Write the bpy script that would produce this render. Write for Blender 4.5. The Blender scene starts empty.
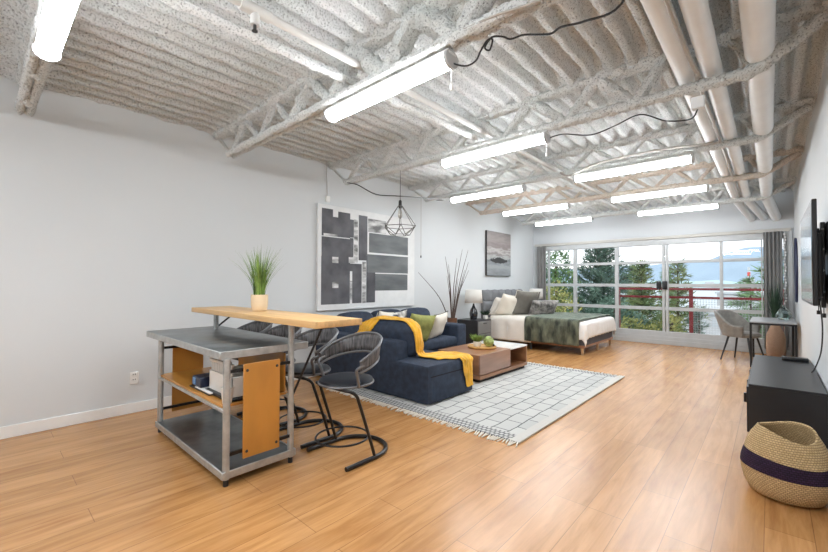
import bpy, bmesh, math, random
from mathutils import Vector, Matrix, noise as mnoise
from mathutils.bvhtree import BVHTree
PI = math.pi
random.seed(7)
SC = bpy.context.scene
COL = SC.collection
# ------------------------------------------------------------------ room constants (metres)
L, D, RW, H, YB = -4.922, 10.405, 0.341, 3.17, -2.4
JOISTS = [-1.5, 0.25, 1.91, 3.555, 5.33, 7.14, 9.05]

# ------------------------------------------------------------------ materials
def mat(name, col, rough=0.6, metal=0.0, var=0.0, vscale=8.0, bump=0.0, bscale=40.0, stretch=(1, 1, 1), sheen=0.0,
        trans=0.0, emit=0.0, coat=0.0, spec=0.5, col2=None, detail=4.0):
    m = bpy.data.materials.new(name); m.use_nodes = True
    nt = m.node_tree; b = nt.nodes['Principled BSDF']
    b.inputs['Roughness'].default_value = rough; b.inputs['Metallic'].default_value = metal
    b.inputs['Base Color'].default_value = (*col, 1)
    b.inputs['Specular IOR Level'].default_value = spec
    if coat: b.inputs['Coat Weight'].default_value = coat; b.inputs['Coat Roughness'].default_value = 0.15
    if sheen: b.inputs['Sheen Weight'].default_value = sheen; b.inputs['Sheen Roughness'].default_value = 0.5
    if trans: b.inputs['Transmission Weight'].default_value = trans
    if emit:
        b.inputs['Emission Color'].default_value = (*col, 1); b.inputs['Emission Strength'].default_value = emit
    if var or bump or col2:
        tc = nt.nodes.new('ShaderNodeTexCoord'); mp = nt.nodes.new('ShaderNodeMapping')
        mp.inputs['Scale'].default_value = stretch
        nt.links.new(tc.outputs['Object'], mp.inputs['Vector'])
        if var or col2:
            n = nt.nodes.new('ShaderNodeTexNoise'); n.inputs['Scale'].default_value = vscale; n.inputs['Detail'].default_value = detail
            nt.links.new(mp.outputs[0], n.inputs['Vector'])
            r = nt.nodes.new('ShaderNodeValToRGB')
            a, c = (tuple(x * (1 - var) for x in col), tuple(min(1, x * (1 + var)) for x in col)) if not col2 else (col, col2)
            r.color_ramp.elements[0].position = 0.36; r.color_ramp.elements[0].color = (*a, 1)
            r.color_ramp.elements[1].position = 0.64; r.color_ramp.elements[1].color = (*c, 1)
            nt.links.new(n.outputs['Fac'], r.inputs[0]); nt.links.new(r.outputs[0], b.inputs['Base Color'])
        if bump:
            n2 = nt.nodes.new('ShaderNodeTexNoise'); n2.inputs['Scale'].default_value = bscale; n2.inputs['Detail'].default_value = 3
            nt.links.new(mp.outputs[0], n2.inputs['Vector'])
            bp = nt.nodes.new('ShaderNodeBump'); bp.inputs['Strength'].default_value = bump; bp.inputs['Distance'].default_value = 0.01
            nt.links.new(n2.outputs['Fac'], bp.inputs['Height']); nt.links.new(bp.outputs[0], b.inputs['Normal'])
    return m

def nodes_of(m): return m.node_tree.nodes, m.node_tree.links

def foam_mat(name, col):
    m = mat(name, col, rough=0.95, spec=0.15)
    N, K = nodes_of(m); b = N['Principled BSDF']
    tc = N.new('ShaderNodeTexCoord')
    n1 = N.new('ShaderNodeTexNoise'); n1.inputs['Scale'].default_value = 78; n1.inputs['Detail'].default_value = 5; n1.inputs['Roughness'].default_value = 0.65
    n2 = N.new('ShaderNodeTexNoise'); n2.inputs['Scale'].default_value = 2.2; n2.inputs['Detail'].default_value = 2
    for n in (n1, n2): K.new(tc.outputs['Object'], n.inputs['Vector'])
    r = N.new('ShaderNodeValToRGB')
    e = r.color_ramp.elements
    e[0].position = 0.32; e[0].color = (*[c * 0.30 for c in col], 1)  # dark specks put the shade of the foam's pits into the colour
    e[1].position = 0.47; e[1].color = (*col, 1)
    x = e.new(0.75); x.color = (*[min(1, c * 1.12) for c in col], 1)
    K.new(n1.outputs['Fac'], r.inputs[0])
    mx = N.new('ShaderNodeMix'); mx.data_type = 'RGBA'; mx.blend_type = 'MULTIPLY'; mx.inputs[0].default_value = 1
    r2 = N.new('ShaderNodeValToRGB'); r2.color_ramp.elements[0].position = 0.3; r2.color_ramp.elements[1].position = 0.7
    r2.color_ramp.elements[0].color = (0.9, 0.91, 0.88, 1); r2.color_ramp.elements[1].color = (1.0, 0.97, 0.95, 1)
    K.new(n2.outputs['Fac'], r2.inputs[0])
    K.new(r.outputs[0], mx.inputs[6]); K.new(r2.outputs[0], mx.inputs[7]); K.new(mx.outputs[2], b.inputs['Base Color'])
    bp = N.new('ShaderNodeBump'); bp.inputs['Strength'].default_value = 1.0; bp.inputs['Distance'].default_value = 0.022
    K.new(n1.outputs['Fac'], bp.inputs['Height']); K.new(bp.outputs[0], b.inputs['Normal'])
    return m

def floor_mat():
    m = mat('oak_laminate', (0.5, 0.3, 0.15), rough=0.27, spec=0.65)
    N, K = nodes_of(m); b = N['Principled BSDF']
    tc = N.new('ShaderNodeTexCoord'); mp = N.new('ShaderNodeMapping')
    mp.inputs['Rotation'].default_value = (0, 0, PI / 2)
    mp.inputs['Location'].default_value = (0, 0.04, 0)
    K.new(tc.outputs['Object'], mp.inputs['Vector'])
    br = N.new('ShaderNodeTexBrick'); br.offset = 0.37; br.offset_frequency = 3
    br.inputs['Scale'].default_value = 1; br.inputs['Brick Width'].default_value = 1.25; br.inputs['Row Height'].default_value = 0.2
    br.inputs['Mortar Size'].default_value = 0.002; br.inputs['Mortar Smooth'].default_value = 0.1; br.inputs['Bias'].default_value = 0
    br.inputs['Color1'].default_value = (0.575, 0.305, 0.119, 1); br.inputs['Color2'].default_value = (0.475, 0.243, 0.088, 1)
    br.inputs['Mortar'].default_value = (0.30, 0.15, 0.06, 1)
    K.new(mp.outputs[0], br.inputs['Vector'])
    # grain: stretched noise along the plank
    mg = N.new('ShaderNodeMapping'); mg.inputs['Scale'].default_value = (9, 0.8, 1); K.new(tc.outputs['Object'], mg.inputs['Vector'])
    ng = N.new('ShaderNodeTexNoise'); ng.inputs['Scale'].default_value = 2.2; ng.inputs['Detail'].default_value = 7; ng.inputs['Roughness'].default_value = 0.62; ng.inputs['Distortion'].default_value = 0.6
    K.new(mg.outputs[0], ng.inputs['Vector'])
    rg = N.new('ShaderNodeValToRGB')
    rg.color_ramp.elements[0].position = 0.3; rg.color_ramp.elements[0].color = (0.72, 0.66, 0.6, 1)
    rg.color_ramp.elements[1].position = 0.62; rg.color_ramp.elements[1].color = (1.05, 1.05, 1.05, 1)
    K.new(ng.outputs['Fac'], rg.inputs[0])
    mx = N.new('ShaderNodeMix'); mx.data_type = 'RGBA'; mx.blend_type = 'MULTIPLY'; mx.inputs[0].default_value = 1
    nk = N.new('ShaderNodeTexNoise'); nk.inputs['Scale'].default_value = 2.0; nk.inputs['Detail'].default_value = 3
    mk = N.new('ShaderNodeMapping'); mk.inputs['Scale'].default_value = (3.2, 0.9, 1); K.new(tc.outputs['Object'], mk.inputs['Vector']); K.new(mk.outputs[0], nk.inputs['Vector'])
    rk = N.new('ShaderNodeValToRGB'); rk.color_ramp.elements[0].position = 0.28; rk.color_ramp.elements[0].color = (0.85, 0.78, 0.71, 1); rk.color_ramp.elements[1].position = 0.5; rk.color_ramp.elements[1].color = (1, 1, 1, 1)
    K.new(nk.outputs['Fac'], rk.inputs[0])
    m0 = N.new('ShaderNodeMix'); m0.data_type = 'RGBA'; m0.blend_type = 'MULTIPLY'; m0.inputs[0].default_value = 1
    K.new(br.outputs['Color'], m0.inputs[6]); K.new(rk.outputs[0], m0.inputs[7])
    K.new(m0.outputs[2], mx.inputs[6]); K.new(rg.outputs[0], mx.inputs[7]); K.new(mx.outputs[2], b.inputs['Base Color'])
    bp = N.new('ShaderNodeBump'); bp.inputs['Strength'].default_value = 0.05; bp.inputs['Distance'].default_value = 0.002
    K.new(ng.outputs['Fac'], bp.inputs['Height']); K.new(bp.outputs[0], b.inputs['Normal'])
    return m

def rug_mat():
    m = mat('berber_rug', (0.7, 0.68, 0.63), rough=0.95, spec=0.1)
    N, K = nodes_of(m); b = N['Principled BSDF']
    tc = N.new('ShaderNodeTexCoord')
    nd = N.new('ShaderNodeTexNoise'); nd.inputs['Scale'].default_value = 2.5
    K.new(tc.outputs['Object'], nd.inputs['Vector'])
    add = N.new('ShaderNodeVectorMath'); add.operation = 'MULTIPLY_ADD'; add.inputs[1].default_value = (0.07, 0.07, 0)
    K.new(nd.outputs['Color'], add.inputs[0]); K.new(tc.outputs['Object'], add.inputs[2])
    mp = N.new('ShaderNodeMapping'); mp.inputs['Rotation'].default_value = (0, 0, PI / 2); K.new(add.outputs[0], mp.inputs['Vector'])
    br = N.new('ShaderNodeTexBrick'); br.offset = 0.45
    br.inputs['Scale'].default_value = 1; br.inputs['Brick Width'].default_value = 0.25; br.inputs['Row Height'].default_value = 0.165
    br.inputs['Mortar Size'].default_value = 0.0062; br.inputs['Mortar Smooth'].default_value = 0.2; br.inputs['Bias'].default_value = 0
    br.inputs['Color1'].default_value = (0.57, 0.57, 0.545, 1); br.inputs['Color2'].default_value = (0.49, 0.495, 0.48, 1); br.inputs['Mortar'].default_value = (0.12, 0.12, 0.125, 1)
    K.new(mp.outputs[0], br.inputs['Vector'])
    # woven end bands: rows of short dark dashes
    b2 = N.new('ShaderNodeTexBrick'); b2.offset = 0.5
    b2.inputs['Scale'].default_value = 1; b2.inputs['Brick Width'].default_value = 0.045; b2.inputs['Row Height'].default_value = 0.05
    b2.inputs['Mortar Size'].default_value = 0.009; b2.inputs['Bias'].default_value = 0; b2.inputs['Mortar Smooth'].default_value = 0.3
    b2.inputs['Color1'].default_value = (0.57, 0.565, 0.54, 1); b2.inputs['Color2'].default_value = (0.5, 0.5, 0.48, 1); b2.inputs['Mortar'].default_value = (0.19, 0.19, 0.195, 1)
    K.new(tc.outputs['Object'], b2.inputs['Vector'])
    sp = N.new('ShaderNodeSeparateXYZ'); K.new(tc.outputs['Object'], sp.inputs[0])
    ab = N.new('ShaderNodeMath'); ab.operation = 'ABSOLUTE'; K.new(sp.outputs['Y'], ab.inputs[0])
    gt = N.new('ShaderNodeMath'); gt.operation = 'GREATER_THAN'; gt.inputs[1].default_value = 1.46; K.new(ab.outputs[0], gt.inputs[0])
    ax = N.new('ShaderNodeMath'); ax.operation = 'ABSOLUTE'; K.new(sp.outputs['X'], ax.inputs[0])
    mx = N.new('ShaderNodeMix'); mx.data_type = 'RGBA'
    K.new(gt.outputs[0], mx.inputs[0]); K.new(br.outputs['Color'], mx.inputs[6]); K.new(b2.outputs['Color'], mx.inputs[7])
    g2 = N.new('ShaderNodeMath'); g2.operation = 'GREATER_THAN'; g2.inputs[1].default_value = 1.22; K.new(ax.outputs[0], g2.inputs[0])
    m2 = N.new('ShaderNodeMix'); m2.data_type = 'RGBA'; m2.inputs[7].default_value = (0.57, 0.555, 0.52, 1)
    K.new(g2.outputs[0], m2.inputs[0]); K.new(mx.outputs[2], m2.inputs[6]); K.new(m2.outputs[2], b.inputs['Base Color'])
    n3 = N.new('ShaderNodeTexNoise'); n3.inputs['Scale'].default_value = 130; K.new(tc.outputs['Object'], n3.inputs['Vector'])
    bp = N.new('ShaderNodeBump'); bp.inputs['Strength'].default_value = 0.6; bp.inputs['Distance'].default_value = 0.01
    K.new(n3.outputs['Fac'], bp.inputs['Height']); K.new(bp.outputs[0], b.inputs['Normal'])
    return m

def wicker_mat(name, c1, c2, gap, bw=0.02, rh=0.012):
    m = mat(name, c1, rough=0.8, spec=0.2)
    N, K = nodes_of(m); b = N['Principled BSDF']
    tc = N.new('ShaderNodeTexCoord')
    sp = N.new('ShaderNodeSeparateXYZ'); K.new(tc.outputs['Object'], sp.inputs[0])
    at = N.new('ShaderNodeMath'); at.operation = 'ARCTAN2'; K.new(sp.outputs['Y'], at.inputs[0]); K.new(sp.outputs['X'], at.inputs[1])
    ml = N.new('ShaderNodeMath'); ml.operation = 'MULTIPLY'; ml.inputs[1].default_value = 0.22; K.new(at.outputs[0], ml.inputs[0])
    cb = N.new('ShaderNodeCombineXYZ'); K.new(ml.outputs[0], cb.inputs['X']); K.new(sp.outputs['Z'], cb.inputs['Y'])
    br = N.new('ShaderNodeTexBrick'); br.offset = 0.5
    br.inputs['Scale'].default_value = 1; br.inputs['Brick Width'].default_value = bw; br.inputs['Row Height'].default_value = rh
    br.inputs['Mortar Size'].default_value = 0.0022; br.inputs['Mortar Smooth'].default_value = 0.6; br.inputs['Bias'].default_value = 0
    br.inputs['Color1'].default_value = (*c1, 1); br.inputs['Color2'].default_value = (*c2, 1); br.inputs['Mortar'].default_value = (*gap, 1)
    K.new(cb.outputs[0], br.inputs['Vector']); K.new(br.outputs['Color'], b.inputs['Base Color'])
    bp = N.new('ShaderNodeBump'); bp.inputs['Strength'].default_value = 0.8; bp.inputs['Distance'].default_value = 0.006; bp.invert = True
    K.new(br.outputs['Fac'], bp.inputs['Height']); K.new(bp.outputs[0], b.inputs['Normal'])
    return m

def glass_mat(name, tint=(1, 1, 1), refl=1.0):
    m = bpy.data.materials.new(name); m.use_nodes = True
    N, K = nodes_of(m); N.clear()
    o = N.new('ShaderNodeOutputMaterial'); mx = N.new('ShaderNodeMixShader')
    t = N.new('ShaderNodeBsdfTransparent'); t.inputs[0].default_value = (*tint, 1)
    g = N.new('ShaderNodeBsdfGlossy'); g.inputs['Roughness'].default_value = 0.02
    f = N.new('ShaderNodeFresnel'); f.inputs['IOR'].default_value = 1.3
    K.new(f.outputs[0], mx.inputs[0]); K.new(t.outputs[0], mx.inputs[1]); K.new(g.outputs[0], mx.inputs[2]); K.new(mx.outputs[0], o.inputs[0])
    return m

def emis_mat(name, col, s):
    m = bpy.data.materials.new(name); m.use_nodes = True
    N, K = nodes_of(m); N.clear()
    o = N.new('ShaderNodeOutputMaterial'); e = N.new('ShaderNodeEmission')
    e.inputs[0].default_value = (*col, 1); e.inputs[1].default_value = s
    K.new(e.outputs[0], o.inputs[0]); return m

def cloth_trans_mat(name, col, tl=0.4):
    m = mat(name, col, rough=0.9, spec=0.1)
    N, K = nodes_of(m); b = N['Principled BSDF']; o = N['Material Output']
    t = N.new('ShaderNodeBsdfTranslucent'); t.inputs[0].default_value = (*col, 1)
    mx = N.new('ShaderNodeMixShader'); mx.inputs[0].default_value = tl
    K.new(b.outputs[0], mx.inputs[1]); K.new(t.outputs[0], mx.inputs[2]); K.new(mx.outputs[0], o.inputs[0])
    return m

def band_art_mat(name, stops, scale, stretch, axis='Z', amp=0.25, h=1.0, z0=0.0, rough=0.6, dark=1.0, glow=0.0):
    """colour bands along an axis broken up with stretched noise (paintings, the window reflection painted on the screen)"""
    m = mat(name, (0.5, 0.5, 0.5), rough=rough)
    stops = [(a, tuple(x * dark for x in c)) for a, c in stops]
    N, K = nodes_of(m); b = N['Principled BSDF']
    tc = N.new('ShaderNodeTexCoord'); sp = N.new('ShaderNodeSeparateXYZ'); K.new(tc.outputs['Object'], sp.inputs[0])
    mp = N.new('ShaderNodeMapping'); mp.inputs['Scale'].default_value = stretch; K.new(tc.outputs['Object'], mp.inputs['Vector'])
    n = N.new('ShaderNodeTexNoise'); n.inputs['Scale'].default_value = scale; n.inputs['Detail'].default_value = 5; K.new(mp.outputs[0], n.inputs['Vector'])
    a = N.new('ShaderNodeMath'); a.operation = 'SUBTRACT'; a.inputs[1].default_value = z0; K.new(sp.outputs[axis], a.inputs[0])
    d = N.new('ShaderNodeMath'); d.operation = 'DIVIDE'; d.inputs[1].default_value = h; K.new(a.outputs[0], d.inputs[0])
    s = N.new('ShaderNodeMath'); s.operation = 'SUBTRACT'; s.inputs[1].default_value = 0.5; K.new(n.outputs['Fac'], s.inputs[0])
    ma = N.new('ShaderNodeMath'); ma.operation = 'MULTIPLY_ADD'; ma.inputs[1].default_value = amp; K.new(s.outputs[0], ma.inputs[0]); K.new(d.outputs[0], ma.inputs[2])
    r = N.new('ShaderNodeValToRGB'); K.new(ma.outputs[0], r.inputs[0])
    e = r.color_ramp.elements
    e[0].position, e[0].color = stops[0][0], (*stops[0][1], 1); e[1].position, e[1].color = stops[-1][0], (*stops[-1][1], 1)
    for p_, c_ in stops[1:-1]:
        q = e.new(p_); q.color = (*c_, 1)
    K.new(r.outputs[0], b.inputs['Base Color'])
    if glow:
        K.new(r.outputs[0], b.inputs['Emission Color']); b.inputs['Emission Strength'].default_value = glow
    return m

M = dict(
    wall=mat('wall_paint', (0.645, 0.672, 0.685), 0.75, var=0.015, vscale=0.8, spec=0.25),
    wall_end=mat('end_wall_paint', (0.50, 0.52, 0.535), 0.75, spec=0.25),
    trim=mat('white_trim', (0.80, 0.81, 0.80), 0.5),
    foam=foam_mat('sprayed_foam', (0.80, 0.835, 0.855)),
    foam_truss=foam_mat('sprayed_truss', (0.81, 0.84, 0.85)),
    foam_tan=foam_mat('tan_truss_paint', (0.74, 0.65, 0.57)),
    floor=floor_mat(), rug=rug_mat(),
    white_metal=mat('white_enamel', (0.78, 0.78, 0.76), 0.4),
    tube_on=emis_mat('lit_diffuser', (0.93, 0.965, 1.0), 38.0),
    grey_cap=mat('grey_plastic', (0.45, 0.45, 0.45), 0.5),
    pipe=mat('painted_pipe', (0.84, 0.87, 0.885), 0.5, var=0.03, vscale=5),
    pipe_dull=mat('dull_white_pipe', (0.56, 0.555, 0.535), 0.55),
    black_rub=mat('black_rubber', (0.012, 0.012, 0.013), 0.55),
    grey_cable=mat('grey_conduit', (0.42, 0.40, 0.37), 0.5),
    steel=mat('worn_steel_top', (0.17, 0.19, 0.195), 0.30, 0.75, var=0.3, vscale=5, bump=0.05, bscale=12),
    galv=mat('galvanised_steel', (0.42, 0.43, 0.425), 0.42, 0.6, var=0.12, vscale=18),
    ply=mat('orange_birch_ply', (0.48, 0.215, 0.038), 0.4, var=0.16, vscale=3, stretch=(1, 1, 0.4), coat=0.2),
    butcher=mat('butcher_block', (0.62, 0.39, 0.175), 0.42, var=0.14, vscale=2.0, stretch=(0.6, 14, 14)),
    blackm=mat('black_enamel', (0.005, 0.005, 0.006), 0.3),
    vinyl=mat('black_vinyl', (0.008, 0.011, 0.018), 0.36, spec=0.4),
    cordweave=mat('grey_cord_weave', (0.095, 0.095, 0.10), 0.6, var=0.55, vscale=1.0, stretch=(60, 60, 2.5), bump=0.6, bscale=1.6),
    chrome_grey=mat('grey_tube', (0.17, 0.175, 0.185), 0.35, 0.4),
    navy=mat('navy_fabric', (0.024, 0.036, 0.062), 0.85, var=0.22, vscale=14, bump=0.25, bscale=220),
    navy_dark=mat('navy_shadow_gap', (0.006, 0.008, 0.014), 0.9),
    mustard=mat('mustard_knit', (0.78, 0.41, 0.028), 0.85, var=0.16, vscale=10, bump=0.5, bscale=90, sheen=0.2),
    green_lin=mat('olive_linen', (0.27, 0.285, 0.085), 0.85, var=0.12, vscale=20, bump=0.3, bscale=150),
    cream=mat('cream_linen', (0.72, 0.68, 0.60), 0.9, bump=0.25, bscale=120),
    blkpip=mat('black_piping', (0.02, 0.02, 0.022), 0.8),
    zebra=mat('black_white_print', (0.03, 0.03, 0.035), 0.85, vscale=9, col2=(0.75, 0.73, 0.68), detail=1.5),
    walnut=mat('walnut', (0.30, 0.135, 0.062), 0.3, var=0.2, vscale=3, stretch=(1, 0.35, 3), coat=0.3),
    walnut_face=mat('walnut_face', (0.33, 0.19, 0.135), 0.28, var=0.14, vscale=4, stretch=(1, 0.4, 3), coat=0.4),  # pinker than the walnut: the window's reflection is put into the colour
    lacquer=mat('white_lacquer', (0.78, 0.78, 0.75), 0.25, coat=0.4),
    dark_in=mat('dark_base', (0.02, 0.015, 0.012), 0.7),
    traywood=mat('tray_bamboo', (0.62, 0.36, 0.12), 0.45, var=0.12, vscale=8),
    leaf=mat('leaf_green', (0.10, 0.20, 0.035), 0.6, var=0.45, vscale=12),
    leaf_lt=mat('leaf_pale_green', (0.20, 0.31, 0.07), 0.6, var=0.4, vscale=14),
    leaf_dk=mat('leaf_dark_green', (0.025, 0.06, 0.03), 0.6, var=0.5, vscale=10),
    succ=mat('succulent_green', (0.29, 0.36, 0.12), 0.7, var=0.35, vscale=25, bump=0.9, bscale=60),
    pot_tan=mat('tan_ceramic', (0.70, 0.56, 0.38), 0.6, var=0.04),
    pot_white=mat('white_ceramic', (0.78, 0.77, 0.73), 0.4),
    soil=mat('soil', (0.04, 0.028, 0.02), 0.95),
    charcoal=mat('charcoal_paint', (0.014, 0.015, 0.018), 0.35, var=0.08),
    charcoal_lt=mat('grey_front', (0.16, 0.165, 0.165), 0.4),
    shade=cloth_trans_mat('white_lampshade', (0.85, 0.83, 0.79), 0.35),
    lampbase=mat('dark_glazed_ceramic', (0.014, 0.016, 0.022), 0.08, coat=0.8),
    headb=mat('grey_tufted_fabric', (0.20, 0.205, 0.215), 0.9, var=0.08, bump=0.2, bscale=150),
    bedgrey=mat('slate_bed_fabric', (0.105, 0.11, 0.13), 0.9, var=0.08),
    sheet=mat('off_white_cotton', (0.74, 0.70, 0.64), 0.9, var=0.02, bump=0.3, bscale=10),
    duvet=mat('white_cotton', (0.80, 0.79, 0.77), 0.9, bump=0.15, bscale=12),
    fur=mat('green_faux_fur', (0.008, 0.011, 0.006), 0.8, vscale=7.5, col2=(0.15, 0.16, 0.105), bump=1.0, bscale=38, sheen=0.36, detail=6, stretch=(1, 1, .4)),
    furpil=mat('grey_fur_pillow', (0.055, 0.05, 0.045), 0.9, vscale=12, col2=(0.30, 0.28, 0.26), bump=1.0, bscale=50, sheen=0.5),
    taupe=mat('taupe_linen', (0.155, 0.145, 0.125), 0.9, var=0.08, bump=0.2, bscale=120),
    stripe=mat('grey_pillow', (0.55, 0.55, 0.53), 0.9),
    legwood=mat('light_leg_wood', (0.40, 0.26, 0.14), 0.5, var=0.15),
    twig=mat('dark_twig', (0.075, 0.05, 0.04), 0.8),
    terra=mat('brown_vase', (0.16, 0.07, 0.035), 0.5, var=0.2, vscale=20),
    chairfab=mat('grey_chair_fabric', (0.20, 0.19, 0.172), 0.85, var=0.1, vscale=20, sheen=0.3),
    deskgrey=mat('grey_desk_top', (0.30, 0.31, 0.32), 0.4),
    basket=wicker_mat('seagrass', (0.68, 0.50, 0.28), (0.56, 0.40, 0.21), (0.27, 0.18, 0.085)),
    basket_band=wicker_mat('purple_band', (0.045, 0.022, 0.055), (0.03, 0.016, 0.04), (0.01, 0.006, 0.012)),
    rattan=wicker_mat('rattan_bottle', (0.80, 0.58, 0.43), (0.72, 0.50, 0.36), (0.5, 0.33, 0.22), 0.03, 0.014),
    frame_al=mat('grey_window_metal', (0.43, 0.445, 0.45), 0.45, var=0.03),
    header_tan=mat('beige_header', (0.44, 0.425, 0.39), 0.5, var=0.05, stretch=(0.4, 1, 1)),
    pane=glass_mat('window_glass'), vase_glass=mat('smoked_vase_glass', (0.55, 0.70, 0.68), 0.02, trans=1.0),
    curtain=cloth_trans_mat('grey_sheer', (0.40, 0.395, 0.385), 0.55),
    redm=mat('red_railing', (0.20, 0.010, 0.014), 0.45),
    wire=mat('grey_wire', (0.34, 0.36, 0.38), 0.5, 0.2),
    concrete=mat('concrete', (0.5, 0.5, 0.5), 0.9, var=0.08),
    asphalt=mat('pale_paving', (0.18, 0.21, 0.23), 0.9, var=0.25, vscale=0.08),
    water=mat('harbour_water', (0.28, 0.36, 0.41), 0.35),
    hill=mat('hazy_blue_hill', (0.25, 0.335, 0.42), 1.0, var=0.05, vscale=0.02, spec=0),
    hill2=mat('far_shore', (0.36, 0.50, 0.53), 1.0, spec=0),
    bark=mat('bark', (0.07, 0.05, 0.035), 0.9, var=0.3),
    fol_dark=mat('conifer_dark', (0.04, 0.095, 0.07), 0.7, vscale=1.6, col2=(0.13, 0.22, 0.165)),
    fol_mid=mat('conifer_light', (0.065, 0.125, 0.045), 0.7, vscale=1.6, col2=(0.21, 0.26, 0.10)),
    fol_green=mat('leafy_green', (0.032, 0.105, 0.045), 0.7, vscale=1.6, col2=(0.13, 0.23, 0.07)),
    fol_pine=mat('pine_green', (0.07, 0.16, 0.075), 0.7, vscale=1.4, col2=(0.18, 0.30, 0.13)),
    fol_yel=mat('yellow_shrub', (0.06, 0.12, 0.03), 0.7, vscale=3.2, col2=(0.42, 0.41, 0.13)),
    bwhite=mat('white_building', (0.45, 0.48, 0.50), 0.8), bgrey=mat('grey_panel', (0.42, 0.47, 0.50), 0.7), bred=mat('red_steel', (0.55, 0.06, 0.05), 0.6),
    artwhite=mat('white_canvas', (0.74, 0.75, 0.75), 0.7, var=0.03, vscale=10),
    artdark=mat('charcoal_paint_art', (0.050, 0.050, 0.058), 0.6, vscale=3.5, col2=(0.115, 0.115, 0.128), detail=6),
    artgrey=mat('slate_paint_art', (0.095, 0.105, 0.112), 0.6, vscale=4, col2=(0.17, 0.185, 0.19), detail=6, stretch=(1, .4, 1.5)),
    artsmear=mat('smeared_grey_art', (0.12, 0.12, 0.12), 0.6, vscale=6, col2=(0.72, 0.72, 0.72), stretch=(1, .6, 2)),
    art2=band_art_mat('moody_seascape', [(0.0, (0.20, 0.215, 0.225)), (0.22, (0.33, 0.35, 0.36)), (0.36, (0.17, 0.19, 0.2)), (0.42, (0.45, 0.46, 0.45)),
                      (0.5, (0.24, 0.21, 0.21)), (0.57, (0.50, 0.48, 0.47)), (0.66, (0.25, 0.21, 0.205)), (0.82, (0.33, 0.295, 0.285)), (1.0, (0.25, 0.225, 0.22))],
                      3.5, (1, 1, 5), 'Z', 0.35, 1.05, 0.0),
    tv_reflection=band_art_mat('screen_reflection', [(0.0, (0.55, 0.60, 0.62)), (0.2, (0.33, 0.36, 0.34)), (0.38, (0.30, 0.22, 0.13)), (0.52, (0.10, 0.16, 0.20)),
                       (0.64, (0.16, 0.30, 0.42)), (0.78, (0.62, 0.70, 0.76)), (1.0, (0.80, 0.84, 0.88))], 5, (1, 2.5, 1), 'Z', 0.5, 0.69, 0.0, 0.12, 0.6, 0.25),  # window reflection on the screen painted as glowing colour bands
    mirror=mat('mirror_glass', (0.8, 0.82, 0.84), 0.03, 1.0), navyframe=mat('dark_blue_frame', (0.008, 0.012, 0.05), 0.4),
    outlet=mat('outlet_plastic', (0.82, 0.81, 0.78), 0.4), slot=mat('dark_slot', (0.03, 0.03, 0.03), 0.6),
    bluecase=mat('dark_blue_case', (0.012, 0.018, 0.045), 0.4), bluelit=mat('blue_sleeve', (0.10, 0.22, 0.42), 0.4),
    paper=mat('paper', (0.75, 0.75, 0.74), 0.6), whiteplas=mat('white_plastic', (0.76, 0.75, 0.72), 0.45),
    chainw=mat('white_beads', (0.82, 0.82, 0.82), 0.3),
    brass=mat('dark_wire', (0.10, 0.095, 0.085), 0.4, 0.6),
    bulb=mat('clear_bulb', (0.75, 0.72, 0.65), 0.1, trans=0.6),
)
M['fur'].node_tree.nodes['Principled BSDF'].inputs['Sheen Tint'].default_value = (0.62, 0.78, 0.70, 1)

# ------------------------------------------------------------------ mesh helpers
def nb(): return bmesh.new()

def box(bm, x0, x1, y0, y1, z0, z1, bev=0.0, seg=2, M4=None):
    vs = [bm.verts.new((x, y, z)) for x in (x0, x1) for y in (y0, y1) for z in (z0, z1)]
    f = [(0, 1, 3, 2), (4, 6, 7, 5), (0, 4, 5, 1), (2, 3, 7, 6), (0, 2, 6, 4), (1, 5, 7, 3)]
    fs = [bm.faces.new([vs[i] for i in q]) for q in f]
    new = vs
    if bev > 0:
        es = list({e for q in fs for e in q.edges})
        r = bmesh.ops.bevel(bm, geom=es, offset=bev, segments=seg, profile=0.5, affect='EDGES')
        new = list({v for q in r['faces'] for v in q.verts} | {v for v in vs if v.is_valid})
    if M4 is not None: bmesh.ops.transform(bm, matrix=M4, verts=[v for v in new if v.is_valid])
    return bm

def densify(pts, step):
    out = [Vector(pts[0])]
    for a, b in zip(pts, pts[1:]):
        a, b = Vector(a), Vector(b); n = max(1, int((b - a).length / step))
        out += [a.lerp(b, i / n) for i in range(1, n + 1)]
    return out

def smooth_path(pts, n=8, closed=False):
    P = [Vector(p) for p in pts]; out = []
    N_ = len(P)
    for i in range(N_ if closed else N_ - 1):
        p1, p2 = P[i], P[(i + 1) % N_]
        p0 = P[i - 1] if (i > 0 or closed) else p1 * 2 - p2
        p3 = P[(i + 2) % N_] if (i + 2 < N_ or closed) else p2 * 2 - p1
        for k in range(n):
            t = k / n
            out.append(0.5 * ((2 * p1) + (p2 - p0) * t + (2 * p0 - 5 * p1 + 4 * p2 - p3) * t * t + (3 * p1 - p0 - 3 * p2 + p3) * t ** 3))
    if not closed: out.append(P[-1])
    return out

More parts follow.
